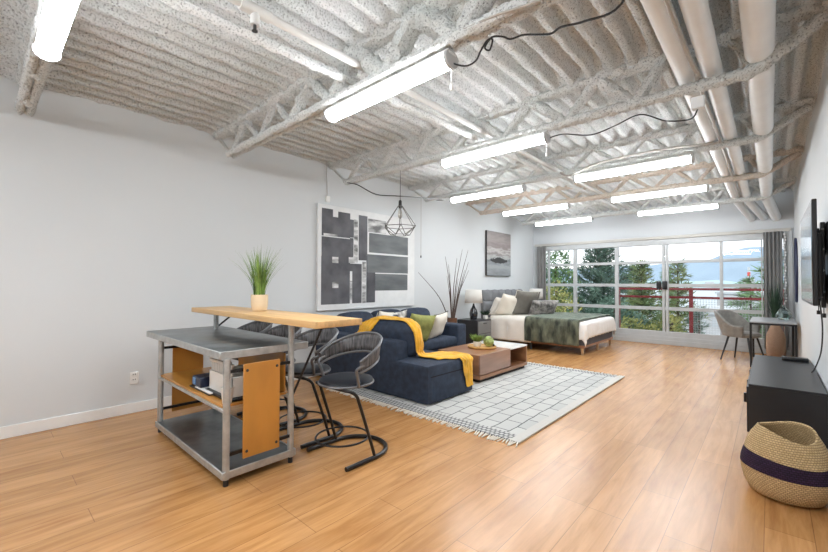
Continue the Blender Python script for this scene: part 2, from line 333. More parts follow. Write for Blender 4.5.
def tube(bm, pts, r, seg=8, closed=False, jit=0.0, jf=18.0, flat=1.0, seed=0.0):
    P = [Vector(p) for p in pts]; n = len(P)
    rings = []; nrm = None
    for i in range(n):
        if closed: t = (P[(i + 1) % n] - P[i - 1]).normalized()
        else: t = (P[min(i + 1, n - 1)] - P[max(i - 1, 0)]).normalized()
        if nrm is None:
            up = Vector((0, 0, 1)) if abs(t.z) < 0.9 else Vector((0, 1, 0))
            nrm = (up - t * up.dot(t)).normalized()
        else:
            nrm = (nrm - t * nrm.dot(t)).normalized()
        bi = t.cross(nrm)
        rr = r(i / max(1, n - 1)) if callable(r) else r
        ring = []
        for k in range(seg):
            a = 2 * PI * k / seg
            d = nrm * math.cos(a) * flat + bi * math.sin(a)
            q = P[i] + d * rr
            if jit:
                q = P[i] + d * (rr * (1 + jit * mnoise.noise(q * jf + Vector((seed, 0, 0))) * 1.6))
            ring.append(bm.verts.new(q))
        rings.append(ring)
    m = n if closed else n - 1
    for i in range(m):
        a, b = rings[i], rings[(i + 1) % n]
        for k in range(seg):
            bm.faces.new((a[k], a[(k + 1) % seg], b[(k + 1) % seg], b[k]))
    if not closed:
        bm.faces.new(list(reversed(rings[0]))); bm.faces.new(rings[-1])
    return bm

def lathe(bm, prof, seg=24, cx=0, cy=0, sx=1, sy=1, fn=None):
    rings = []
    for r, z in prof:
        rings.append([bm.verts.new((cx + r * sx * math.cos(2 * PI * k / seg), cy + r * sy * math.sin(2 * PI * k / seg), z)) for k in range(seg)])
    if fn:
        for ring in rings:
            for v in ring: v.co = fn(v.co)
    for a, b in zip(rings, rings[1:]):
        for k in range(seg): bm.faces.new((a[k], a[(k + 1) % seg], b[(k + 1) % seg], b[k]))
    if prof[0][0] > 1e-4: bm.faces.new(list(reversed(rings[0])))
    if prof[-1][0] > 1e-4: bm.faces.new(rings[-1])
    return bm

def grid(bm, nu, nv, f):
    V = [[bm.verts.new(f(i / nu, j / nv)) for j in range(nv + 1)] for i in range(nu + 1)]
    for i in range(nu):
        for j in range(nv): bm.faces.new((V[i][j], V[i + 1][j], V[i + 1][j + 1], V[i][j + 1]))
    return V

def pillow_bm(w, h, t, n=14, pinch=0.07, wr=0.012, seed=0):
    """a stuffed cushion in local coordinates: width X, height Z from 0, thickness Y"""
    bm = nb(); V = {}
    for s in (1, -1):
        for i in range(n + 1):
            for j in range(n + 1):
                u, v = 2 * i / n - 1, 2 * j / n - 1
                edge = i in (0, n) or j in (0, n)
                if s == -1 and edge: V[(s, i, j)] = V[(1, i, j)]; continue
                x = w / 2 * u * (1 - pinch * (1 - v * v)); z = h / 2 * v * (1 - pinch * (1 - u * u)) + h / 2
                th = t / 2 * ((1 - u ** 4) * (1 - v ** 4)) ** 0.55
                wob = wr * mnoise.noise(Vector((x * 7 + seed, z * 7, s * 3.0))) * (0 if edge else 1)
                V[(s, i, j)] = bm.verts.new((x, s * th + wob, z))
    for s in (1, -1):
        for i in range(n):
            for j in range(n):
                q = [V[(s, i, j)], V[(s, i, j + 1)], V[(s, i + 1, j + 1)], V[(s, i + 1, j)]]
                bm.faces.new(q if s == 1 else q[::-1])
    return bm

def pillow_rim(w, h, r, n=14, pinch=0.07):
    pts = []
    def P(u, v): return (w / 2 * u * (1 - pinch * (1 - v * v)), 0, h / 2 * v * (1 - pinch * (1 - u * u)) + h / 2)
    for k in range(n): pts.append(P(-1 + 2 * k / n, -1))
    for k in range(n): pts.append(P(1, -1 + 2 * k / n))
    for k in range(n): pts.append(P(1 - 2 * k / n, 1))
    for k in range(n): pts.append(P(-1, 1 - 2 * k / n))
    return tube(nb(), pts, r, 6, closed=True)

def cushion_bm(x0, x1, y0, y1, z0, z1, r=0.06, puff=0.02, n=8, seed=0.0):
    """rounded upholstered block: a box grid pulled to a rounded box and puffed"""
    bm = nb()
    c = Vector(((x0 + x1) / 2, (y0 + y1) / 2, (z0 + z1) / 2)); h = Vector(((x1 - x0) / 2, (y1 - y0) / 2, (z1 - z0) / 2))
    r = min(r, min(h) * 0.98)
    bmesh.ops.create_cube(bm, size=2.0)
    bmesh.ops.subdivide_edges(bm, edges=bm.edges[:], cuts=n, use_grid_fill=True)
    for v in bm.verts:
        u = v.co.copy()
        # denser rows near the edges
        u = Vector([math.copysign(abs(a) ** 0.6, a) for a in u])
        p = Vector((u.x * h.x, u.y * h.y, u.z * h.z))
        inner = Vector([max(-(h[i] - r), min(h[i] - r, p[i])) for i in range(3)])
        d = p - inner
        if d.length > 1e-6: p = inner + d.normalized() * r
        f = [1 - u[i] ** 2 for i in range(3)]
        k = puff
        q = Vector((u.x * k * f[1] * f[2], u.y * k * f[0] * f[2], u.z * k * f[0] * f[1]))
        p += q
        p += Vector((0, 0, 1)) * 0.004 * mnoise.noise(p * 6 + Vector((seed, 0, 0)))
        v.co = p + c
    return bm

ROOTLOC = {}
def obj(name, bm, m, parent=None, smooth=True, world=True, solid=0.0, sub=0, auto=40, label=None):
    if parent is not None and world:
        b = ROOTLOC.get(parent.name, Vector((0, 0, 0)))
        if b.length: bmesh.ops.translate(bm, vec=-b, verts=bm.verts[:])
    bmesh.ops.recalc_face_normals(bm, faces=bm.faces[:])
    me = bpy.data.meshes.new(name); bm.to_mesh(me); bm.free()
    ms = m if isinstance(m, (list, tuple)) else [m]
    for x in ms: me.materials.append(x)
    if smooth:
        me.polygons.foreach_set('use_smooth', [True] * len(me.polygons))
        me.set_sharp_from_angle(angle=math.radians(auto))
    o = bpy.data.objects.new(name, me); COL.objects.link(o)
    if parent is not None:
        o.parent = parent; ROOTLOC[o.name] = ROOTLOC.get(parent.name, Vector((0, 0, 0)))
    if solid:
        s = o.modifiers.new('thickness', 'SOLIDIFY'); s.thickness = solid; s.offset = 0
    if sub:
        s = o.modifiers.new('sub', 'SUBSURF'); s.levels = sub; s.render_levels = sub
    if label: o['label'] = label
    return o

def thing(name, label, cat, loc=(0, 0, 0), rotz=0.0, group=None):
    o = bpy.data.objects.new(name, None); COL.objects.link(o)
    o.location = loc; o.rotation_euler = (0, 0, rotz); o.empty_display_size = 0.1
    o['label'] = label; o['category'] = cat
    if group: o['group'] = group
    ROOTLOC[o.name] = Vector(loc)
    return o

def solo(name, bm, m, label, cat, loc=(0, 0, 0), group=None, rot=(0, 0, 0), **k):
    """a thing that is one mesh; the mesh is given in local coordinates around loc"""
    o = obj(name, bm, m, None, **k); o.location = loc; o.rotation_euler = rot
    o['label'] = label; o['category'] = cat
    if group: o['group'] = group
    return o

def struct(name, bm, m, parent=None, **k):
    o = obj(name, bm, m, parent, **k)
    if parent is None: o['kind'] = 'structure'
    return o

def dup(root, loc=None, rotz=None, label=None, group=None):
    r = root.copy(); COL.objects.link(r)
    if loc is not None: r.location = loc
    if rotz is not None: r.rotation_euler = (0, 0, rotz)
    if label: r['label'] = label
    if group: r['group'] = group
    for ch in list(root.children):
        c = ch.copy(); COL.objects.link(c); c.parent = r
        for g in ch.children:
            d = g.copy(); COL.objects.link(d); d.parent = c
    return r

def wtube(pts, r, **k): return tube(nb(), pts, r, **k)

# ------------------------------------------------------------------ room shell
bm = nb(); box(bm, L - 0.1, RW + 0.1, YB - 0.1, D + 0.12, -0.12, 0.0)
struct('floor', bm, M['floor'], smooth=False)
bm = nb(); box(bm, L - 0.15, L, YB - 0.15, D + 0.15, -0.1, 3.45); struct('wall_left', bm, M['wall'], smooth=False)
bm = nb(); box(bm, RW, RW + 0.15, YB - 0.15, D + 0.15, -0.1, 3.45); struct('wall_right', bm, M['wall'], smooth=False)
bm = nb(); box(bm, L, RW, YB - 0.15, YB, -0.1, 3.45); struct('wall_back', bm, M['wall'], smooth=False)
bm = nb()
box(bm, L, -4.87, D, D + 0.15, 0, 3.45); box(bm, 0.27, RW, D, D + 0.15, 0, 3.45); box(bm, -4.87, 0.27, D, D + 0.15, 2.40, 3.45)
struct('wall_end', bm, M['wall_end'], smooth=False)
bm = nb(); box(bm, L, L + 0.014, YB, D, 0.0, 0.105, 0.003, 1); struct('baseboard_left', bm, M['trim'])
bm = nb(); box(bm, RW - 0.014, RW, YB, D, 0.0, 0.105, 0.003, 1); struct('baseboard_right', bm, M['trim'])

def deck():
    bm = nb(); pitch = 0.165
    nx = 330; ny = 420
    y0, y1 = YB - 0.05, D + 0.05
    def z_at(x, y):
        ph = ((x - L) / pitch) % 1.0
        s = 0.5 - 0.5 * math.cos(2 * PI * ph)
        s = max(0, min(1, (s - 0.22) / 0.56)); s = s * s * (3 - 2 * s)
        low = 0.0
        for j in JOISTS: low = max(low, math.exp(-((y - j) / 0.10) ** 2))
        z = 3.135 + 0.085 * s * (1 - 0.75 * low) - 0.03 * low
        n = mnoise.noise(Vector((x * 9, y * 7, 0.3))) * 0.014 + mnoise.noise(Vector((x * 26, y * 22, 5.3))) * 0.012 + mnoise.noise(Vector((x * 60, y * 45, 8.1))) * 0.009
        return z + n
    grid(bm, nx, ny, lambda u, v: (L - 0.02 + u * (RW - L + 0.04), y0 + v * (y1 - y0), z_at(L - 0.02 + u * (RW - L + 0.04), y0 + v * (y1 - y0))))
    return bm
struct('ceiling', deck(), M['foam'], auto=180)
bm = nb(); box(bm, L - 0.15, RW + 0.15, YB - 0.15, D + 0.15, 3.3, 3.45); struct('ceiling_slab', bm, M['concrete'], smooth=False)

# ------------------------------------------------------------------ roof trusses
TOPN = [-4.18, -3.56, -2.94, -2.32, -1.70, -1.08, -0.58]
BOTN = [-4.50, -3.86, -3.25, -2.63, -2.00, -1.36, -0.80]
def truss(y, i, label):
    t = thing('ceiling_truss', label, 'roof truss', (L, y, 2.8), 0, 'sprayed trusses under the roof deck')
    near = i <= 2
    zb = 2.815 if i < 4 else 2.85
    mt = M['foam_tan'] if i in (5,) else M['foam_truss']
    bm = nb()
    tube(bm, densify([(L + 0.01, y, 3.115), (RW - 0.01, y, 3.115)], 0.025), 0.062, 12, jit=0.3, jf=30, seed=i, flat=0.8)
    obj('top_chord', bm, mt, t)
    bm = nb(); path = [(-4.56, y, zb), (-0.09, y, zb), (-0.02, y, zb + 0.03), (0.30, y, 3.07)]
    if i == 1: path[0] = (-4.86, y, zb + 0.04)
    if near:
        for s in (-1, 1): tube(bm, densify([(a, b + s * 0.029, c) for a, b, c in path], 0.02), 0.032, 10, jit=0.24, jf=48, seed=i + s, flat=1.15)
    else:
        tube(bm, densify(path, 0.02), 0.044, 12, jit=0.26, jf=42, seed=i, flat=0.95)
    obj('bottom_chord', bm, mt, t)
    bm = nb(); tube(bm, densify([(-4.55, y, zb), (L + 0.02, y, 3.10)], 0.03), 0.018, 7, jit=0.2, seed=i); obj('end_strut', bm, mt, t)
    rad = {1: 0.032, 2: 0.03, 3: 0.030}.get(i, 0.024)
    for k, xt in enumerate(TOPN):
        for xb in (BOTN[k], BOTN[k + 1] if k + 1 < len(BOTN) else None):
            if xb is None: continue
            rr = rad
            if i == 2 and xt > -2.5: rr = 0.062
            if i == 2 and -3.0 < xt < -2.4: rr = 0.045
            if i == 3 and xt > -2.5: rr = 0.042
            bm = nb(); tube(bm, densify([(xb, y, zb), (xt, y, 3.11)], 0.03), lambda q, rr=rr: rr * (0.9 + 0.4 * q), 9, jit=0.3, jf=38, seed=i * 7 + k)
            obj('web', bm, mt, t)
    bm = nb(); tube(bm, densify([(-0.06, y, zb + 0.02), (-0.21, y, 3.1)], 0.03), 0.024, 8, jit=0.3, seed=i); obj('web', bm, mt, t)
ORD = ['sprayed roof truss behind the viewer, nearest the back wall', 'sprayed grey truss at far upper left carrying the nearest strip light',
       'thickly sprayed truss with double chord above the wood bar and first full strip light',
       'sprayed truss above the large abstract painting, carrying the cage pendant', 'sprayed truss beyond the large painting, above the sofa end',
       'tan-tinted truss above the bed, second from the window wall', 'farthest truss, right in front of the window wall']
for i, y in enumerate(JOISTS): truss(y, i, ORD[i])

# ------------------------------------------------------------------ strip lights
def strip_light(x0, x1, y, zc, label, cord=False):
    t = thing('strip_light', label, 'ceiling light', (x0, y, zc), 0, 'LED strip lights under the trusses')
    bm = nb(); box(bm, x0, x1, y - 0.046, y + 0.046, zc + 0.018, zc + 0.05, 0.008, 2); obj('housing', bm, M['white_metal'], t)
    bm = nb(); n = 12
    prof = [(0.056 * math.cos(a), -0.004 + 0.042 * math.sin(a)) for a in [math.radians(143 + 254 * k / n) for k in range(n + 1)]]
    A = [bm.verts.new((x0 + 0.02, y + a, zc + b)) for a, b in prof]; B = [bm.verts.new((x1 - 0.02, y + a, zc + b)) for a, b in prof]
    for k in range(len(prof) - 1): bm.faces.new((A[k], A[k + 1], B[k + 1], B[k]))
    obj('diffuser', bm, M['tube_on'], t)
    for xe in (x0, x1 - 0.022):
        bm = nb(); lathe(bm, [(0.064, 0.0), (0.066, 0.011), (0.064, 0.022)], 16)
        bmesh.ops.transform(bm, matrix=Matrix.Translation((xe, y, zc + 0.0)) @ Matrix.Rotation(PI / 2, 4, 'Y') @ Matrix.Diagonal((0.85, 1, 1, 1)), verts=bm.verts[:])
        obj('end_cap', bm, M['grey_cap'], t)
    if cord:
        c = obj('pull_cord', wtube([(x1 - 0.03, y + 0.03, zc - 0.03), (x1 - 0.03, y + 0.03, zc - 0.14)], 0.0016, seg=5), M['whiteplas'], t)
        obj('knob', wtube([(x1 - 0.03, y + 0.03, zc - 0.17), (x1 - 0.03, y + 0.03, zc - 0.14)], 0.008, seg=8), M['whiteplas'], c)
    return t
LI = [(-3.17, -1.92, 0.25, 2.71, 'bright strip light at upper left corner of the picture', False),
      (-2.66, -1.42, 1.91, 2.715, 'largest full strip light with dangling pull cord, nearest truss with black cable', True),
      (-2.77, -1.53, 3.555, 2.725, 'second strip light with pull cord, left of the black cable to the ducts', True),
      (-3.97, -2.65, 5.33, 2.755, 'left strip light on the truss beyond the large painting', False),
      (-1.93, -0.62, 5.33, 2.755, 'right strip light beneath the wavy foamed cable, on the truss beyond the painting', False),
      (-4.01, -2.68, 7.14, 2.77, 'left strip light of the pair over the bed', False),
      (-1.98, -0.66, 7.14, 2.77, 'right strip light of the pair over the bed', False),
      (-4.21, -2.89, 9.05, 2.795, 'left strip light on the farthest truss, by the window', False),
      (-2.01, -0.68, 9.05, 2.795, 'right strip light on the farthest truss, by the window', False),
      (-1.55, -0.3, 0.25, 2.71, 'added unseen right strip light on the nearest truss, beside the viewer', False), (-3.9, -2.6, -1.5, 2.71, 'added unseen left strip light behind the viewer', False), (-1.9, -0.6, -1.5, 2.71, 'added unseen right strip light behind the viewer', False)]  # these three lights are added out of view to brighten the room
for a in LI: strip_light(*a)

# ------------------------------------------------------------------ pipes and cables overhead
def pipe(x, r, z, label, x2=None):
    x2 = x if x2 is None else x2
    pts = [(x, YB, z), (x, 8.6, z), (x, 9.05, z - 0.01), (x, 9.25, z - 0.045), (x2, D - 0.005, z - 0.27)]
    solo('duct_pipe', wtube(densify(pts, 0.4), r, seg=24), M['pipe'], label, 'pipe', group='white ducts along the right side')
pipe(-0.04, 0.079, 2.935, 'widest white duct, closest to the right wall', 0.09)
pipe(-0.307, 0.062, 2.945, 'middle white duct of the three along the ceiling', -0.09)
pipe(-0.462, 0.062, 2.945, 'leftmost white duct of the three along the ceiling', -0.27)
solo('conduit', wtube(smooth_path([(-0.40, YB, 2.855), (-0.39, 2.6, 2.85), (-0.37, 3.5, 2.87), (-0.385, 3.56, 2.86), (-0.38, 5.3, 2.87), (-0.385, 7.1, 2.88), (-0.385, 9.0, 2.9)], 5), 0.0135, seg=7), M['grey_cable'],
     'thin grey conduit running between the white ducts', 'conduit')
def sprinkler():
    t = thing('sprinkler_pipe', 'thin white sprinkler pipe with drop nozzle through the trusses', 'pipe', (-2.24, 0, 2.96))
    obj('pipe_run', wtube([(-2.24, YB, 2.96), (-2.24, D - 0.3, 2.96)], 0.026, seg=14), M['pipe_dull'], t)
    bm = nb(); tube(bm, [(-2.24, 0.98, 2.96), (-2.24, 1.16, 2.96)], 0.036, 14); obj('coupling', bm, M['pipe_dull'], t)
    bm = nb(); tube(bm, [(-2.24, 1.07, 2.96), (-2.24, 1.07, 2.87)], 0.026, 12); n = obj('nozzle', bm, M['pipe_dull'], t)
    bm = nb(); tube(bm, [(-2.24, 1.07, 2.87), (-2.24, 1.07, 2.835)], 0.01, 8); lathe(bm, [(0.001, 2.83), (0.017, 2.832), (0.017, 2.836), (0.001, 2.838)], 10, -2.24, 1.07); obj('sprinkler_head', bm, M['slot'], n)
sprinkler()
solo('bracing_rod', tube(nb(), densify([(-2.58, YB, 2.93), (-2.36, 3.5, 2.93), (-2.36, 7.0, 2.93), (-2.36, 9.0, 2.93)], 0.04), 0.032, 9, jit=0.35, jf=24), M['foam_truss'],
     'lumpy foam-covered pipe running beside the thin sprinkler pipe', 'pipe')
solo('black_cable', wtube(smooth_path([(-1.46, 1.91, 2.715), (-1.36, 1.95, 2.665), (-1.28, 1.95, 2.665), (-1.245, 1.95, 2.71), (-1.2, 1.95, 2.755), (-1.165, 1.95, 2.745), (-1.19, 1.96, 2.70), (-1.215, 1.95, 2.72), (-1.17, 1.95, 2.76),
      (-1.1, 1.95, 2.735), (-1.05, 1.95, 2.70), (-0.97, 1.95, 2.69), (-0.83, 1.95, 2.635), (-0.77, 1.95, 2.645), (-0.66, 1.96, 2.63), (-0.5, 1.98, 2.65), (-0.36, 1.9, 2.86)], 6), 0.0055, seg=6), M['black_rub'],
      'knotted black cable from the largest strip light across the ceiling', 'cable')
def cable_box():
    t = thing('power_cable', 'black cable sagging from second strip light to socket box by the ducts', 'cable', (-1.0, 3.6, 2.7))
    obj('cord', wtube(smooth_path([(-1.55, 3.6, 2.73), (-1.41, 3.62, 2.74), (-1.17, 3.62, 2.672), (-0.97, 3.62, 2.70), (-0.78, 3.62, 2.742), (-0.6, 3.62, 2.64), (-0.44, 3.62, 2.61), (-0.39, 3.62, 2.68)], 6), 0.0055, seg=6), M['black_rub'], t)
    bm = nb(); box(bm, -0.435, -0.35, 3.585, 3.645, 2.67, 2.76, 0.006, 1); obj('socket_box', bm, M['pipe'], t)
cable_box()
solo('foamed_cable', tube(nb(), smooth_path([(-2.1, 5.27, 2.86), (-2.0, 5.27, 2.80), (-1.85, 5.27, 2.83), (-1.6, 5.27, 2.89), (-1.2, 5.27, 2.91), (-0.8, 5.27, 2.90), (-0.5, 5.27, 2.87), (-0.38, 5.27, 2.865)], 8), 0.014, 7, jit=0.3), M['grey_cable'],
     'grey wavy cable clipped along the truss over the right strip light', 'cable')
solo('grey_cable', wtube(smooth_path([(-1.32, 1.86, 2.82), (-1.1, 1.85, 2.80), (-0.8, 1.85, 2.76), (-0.55, 1.85, 2.80), (-0.4, 1.85, 2.87)], 6), 0.007, seg=6), M['grey_cable'], 'thin grey cable hanging along the nearest full truss', 'cable')
solo('swag_cable', wtube(smooth_path([(-4.45, 3.5, 2.78), (-4.25, 3.52, 2.72), (-3.88, 3.52, 2.535), (-3.5, 3.52, 2.455), (-3.46, 3.7, 2.47), (-3.9, 5.0, 2.70), (-4.3, 5.33, 2.80)], 8), 0.006, seg=6), M['black_rub'],
     'dark cable swagged between two trusses behind the pendant cord', 'cable')

# pendant: geometric wire cage
def pendant():
    x, y = -3.455, 3.555
    t = thing('pendant_lamp', 'black wire geometric cage pendant hanging before the large painting', 'pendant lamp', (x, y, 2.75))
    obj('cord', wtube([(x, y, 2.8), (x, y, 2.37)], 0.004, seg=6), M['black_rub'], t)
    bm = nb(); lathe(bm, [(0.012, 2.40), (0.02, 2.385), (0.022, 2.30), (0.016, 2.295)], 14, x, y); obj('socket', bm, M['black_rub'], t)
    bm = nb(); lathe(bm, [(0.002, 2.165), (0.022, 2.18), (0.03, 2.21), (0.024, 2.25), (0.013, 2.295)], 14, x, y); obj('bulb', bm, M['bulb'], t)
    bm = nb(); n = 6
    top = [(x + 0.028 * math.cos(2 * PI * k / n + .3), y + 0.028 * math.sin(2 * PI * k / n + .3), 2.325) for k in range(n)]
    mid = [(x + 0.215 * math.cos(2 * PI * k / n + .3), y + 0.215 * math.sin(2 * PI * k / n + .3), 2.065) for k in range(n)]
    bot = [(x + 0.12 * math.cos(2 * PI * (k + .5) / n + .3), y + 0.12 * math.sin(2 * PI * (k + .5) / n + .3), 1.96) for k in range(n)]
    for k in range(n):
        for a, b in ((top[k], mid[k]), (mid[k], mid[(k + 1) % n]), (mid[k], bot[k]), (mid[(k + 1) % n], bot[k]), (bot[k], bot[(k + 1) % n]), (top[k], top[(k + 1) % n])):
            tube(bm, [a, b], 0.0042, 6)
    obj('wire_cage', bm, M['brass'], t)
pendant()
def hang_cord():
    t = thing('hanging_cord', 'thin cord hanging down the left wall beside the pendant', 'cord', (L + 0.1, 5.52, 2.9))
    obj('line', wtube([(L + 0.1, 5.52, 2.95), (L + 0.1, 5.52, 1.86)], 0.004, seg=6), M['grey_cable'], t)
    obj('weight', wtube([(L + 0.1, 5.52, 1.87), (L + 0.1, 5.52, 1.83)], 0.011, seg=8), M['black_rub'], t)
hang_cord()
def sensor():
    t = thing('wall_sensor', 'small white box on left wall above the large painting', 'sensor', (L, 3.49, 2.57))
    bm = nb(); box(bm, L, L + 0.03, 3.455, 3.53, 2.565, 2.655, 0.006, 1); obj('case', bm, M['outlet'], t)
    obj('wire', wtube([(L + 0.006, 3.49, 2.65), (L + 0.006, 3.47, 3.15)], 0.003, seg=5), M['grey_cable'], t)
sensor()
def outlet():
    t = thing('wall_outlet', 'white double socket low on the left wall', 'outlet', (L, 1.104, 0.357))
    bm = nb(); box(bm, L, L + 0.008, 1.065, 1.143, 0.295, 0.42, 0.003, 1); obj('cover_plate', bm, M['outlet'], t)
    for z in (0.325, 0.378):
        bm = nb(); box(bm, L + 0.006, L + 0.011, 1.083, 1.125, z, z + 0.034, 0.003, 1); s = obj('socket', bm, M['outlet'], t)
        bm = nb()
        for yy in (1.094, 1.112): box(bm, L + 0.0105, L + 0.0125, yy - 0.003, yy + 0.003, z + 0.012, z + 0.026)
        obj('slots', bm, M['slot'], s, smooth=False)
outlet()

# ------------------------------------------------------------------ window wall
def window():
    bm = nb(); y0, y1 = D + 0.01, D + 0.075
    for x, w in ((-4.485, 0.05), (-3.776, 0.085), (-2.778, 0.08), (-1.802, 0.055), (-1.732, 0.055), (-0.763, 0.055), (-0.127, 0.022), (0.22, 0.06)):
        box(bm, x - w / 2, x + w / 2, y0, y1, 0.16, 2.32, 0.004, 1)
    for z, h in ((1.855, 0.062), (1.325, 0.075), (0.80, 0.075)):
        box(bm, -4.87, 0.27, y0 + 0.004, y1 - 0.01, z - h / 2, z + h / 2, 0.004, 1)
    box(bm, -4.87, 0.27, y0 - 0.02, y1 + 0.02, 2.25, 2.40, 0.004, 1)
    box(bm, -4.87, -4.80, y0, y1, 0.16, 2.3, 0.004, 1)
    box(bm, -4.87, 0.27, y0 - 0.02, y1 + 0.02, 0.17, 0.285, 0.004, 1)
    w = struct('window_1', bm, M['frame_al'])
    bm = nb(); box(bm, -4.86, 0.26, D + 0.038, D + 0.044, 0.2, 2.3); obj('window_glass', bm, M['pane'], w, smooth=False)
    bm = nb(); box(bm, -4.86, 0.30, D - 0.045, D + 0.0, 2.375, 2.44, 0.004, 1); obj('header_rail', bm, M['header_tan'], w)
    bm = nb(); box(bm, -4.87, 0.27, D - 0.06, D + 0.1, 0.0, 0.10, 0.004, 1); box(bm, -4.87, 0.27, D - 0.035, D + 0.1, 0.10, 0.175, 0.004, 1); obj('window_sill', bm, M['frame_al'], w)
    bm = nb(); box(bm, 0.243, 0.315, D - 0.03, D + 0.05, 0.1, 2.40, 0.004, 1); obj('window_jamb', bm, M['frame_al'], w)
    for x0, x1 in ((-1.93, -1.84), (-1.815, -1.725)):
        bm = nb(); box(bm, x0, x1, D - 0.05, D + 0.015, 1.235, 1.42, 0.01, 2)
        box(bm, x0 + 0.02, x1 - 0.02, D - 0.085, D - 0.05, 1.27, 1.385, 0.008, 1); obj('window_handle', bm, M['black_rub'], w)
window()
def curtain(x0, x1, z0, z1, nf, label):
    bm = nb()
    def f(u, v):
        a = 0.022 * math.sin(u * nf * 2 * PI) + 0.006 * math.sin(u * nf * 5.1 + v * 3)
        return (x0 + (x1 - x0) * u, D - 0.10 + a, z0 + (z1 - z0) * v)
    grid(bm, nf * 12, 10, f)
    solo('curtain', bm, M['curtain'], label, 'curtain', solid=0.002, auto=180)
curtain(-4.76, -4.50, 0.10, 2.375, 3, 'narrow grey curtain at the window beside the bed')
curtain(-0.10, 0.175, 0.10, 2.375, 5, 'grey gathered curtain at right end of the window')
def chain():
    bm = nb(); z = 0.75; k = 0
    while z < 2.34:
        bmesh.ops.create_icosphere(bm, subdivisions=1, radius=0.017, matrix=Matrix.Translation((0.207 + 0.012 * math.sin(k * 1.3), D - 0.07 - 0.008 * (k % 2), z)) @ Matrix.Diagonal((1, 1, 1.35, 1)))
        z += 0.058; k += 1
    tube(bm, [(0.207, D - 0.07, 0.74), (0.207, D - 0.07, 2.37)], 0.003, 5)
    solo('bead_chain', bm, M['chainw'], 'white beaded chain hanging between curtain and right wall', 'chain')
chain()

# ------------------------------------------------------------------ outside
bm = nb(); box(bm, -60, 60, D + 0.2, 70, -6.3, -6.0); struct('ground', bm, M['asphalt'], smooth=False)
bm = nb(); box(bm, -900, 700, 70, 905, -6.6, -6.2); struct('ground_water', bm, M['water'], smooth=False)
def ridge(name, y, x0, x1, prof, depth, m, n=160, rough=3.0):
    bm = nb()
    def f(u, v):
        x = x0 + (x1 - x0) * u
        for (xa, za), (xb, zb) in zip(prof, prof[1:]):
            if xa <= x <= xb: z = za + (zb - za) * ((x - xa) / (xb - xa)); break
        else: z = prof[0][1] if x < prof[0][0] else prof[-1][1]
        z += rough * mnoise.noise(Vector((x * 0.03, y * .01, 1.0)))
        return (x, y + depth * v, -6.3 + (z + 6.3) * math.sin(v * PI / 2) + rough * 0.8 * mnoise.noise(Vector((x * 0.02, v * 6, 3))) * v)
    grid(bm, n, 10, f)
    struct(name, bm, m, auto=180)
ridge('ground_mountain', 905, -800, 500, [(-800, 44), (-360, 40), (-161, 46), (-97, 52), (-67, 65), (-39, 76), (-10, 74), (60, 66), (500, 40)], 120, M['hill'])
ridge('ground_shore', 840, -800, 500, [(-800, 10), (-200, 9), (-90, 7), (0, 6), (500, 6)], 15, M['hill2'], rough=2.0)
def balcony():
    bm = nb(); box(bm, -5.2, 0.6, D + 0.16, 11.75, -0.25, -0.05); struct('balcony_floor', bm, M['concrete'], smooth=False)
    t = thing('balcony_railing', 'red steel railing with wire mesh outside the window', 'railing', (-3.04, 11.6, -0.05))
    for x, w in ((-3.04, 0.06), (-1.435, 0.08), (0.17, 0.07)):
        bm = nb(); box(bm, x - w / 2, x + w / 2, 11.57, 11.63, -0.05, 1.23, 0.005, 1); obj('post', bm, M['redm'], t)
    for z in (1.235, 1.03):
        bm = nb(); box(bm, -3.04, 0.4, 11.575, 11.625, z - 0.028, z + 0.028, 0.006, 1); obj('rail', bm, M['redm'], t)
    bm = nb()
    x = -1.36
    while x < 0.16: box(bm, x - 0.003, x + 0.003, 11.597, 11.603, 0.05, 1.0); x += 0.055
    z = 0.05
    while z < 1.0: box(bm, -1.4, 0.15, 11.597, 11.603, z - 0.003, z + 0.003); z += 0.055
    obj('wire_mesh', bm, M['wire'], t, smooth=False)
balcony()

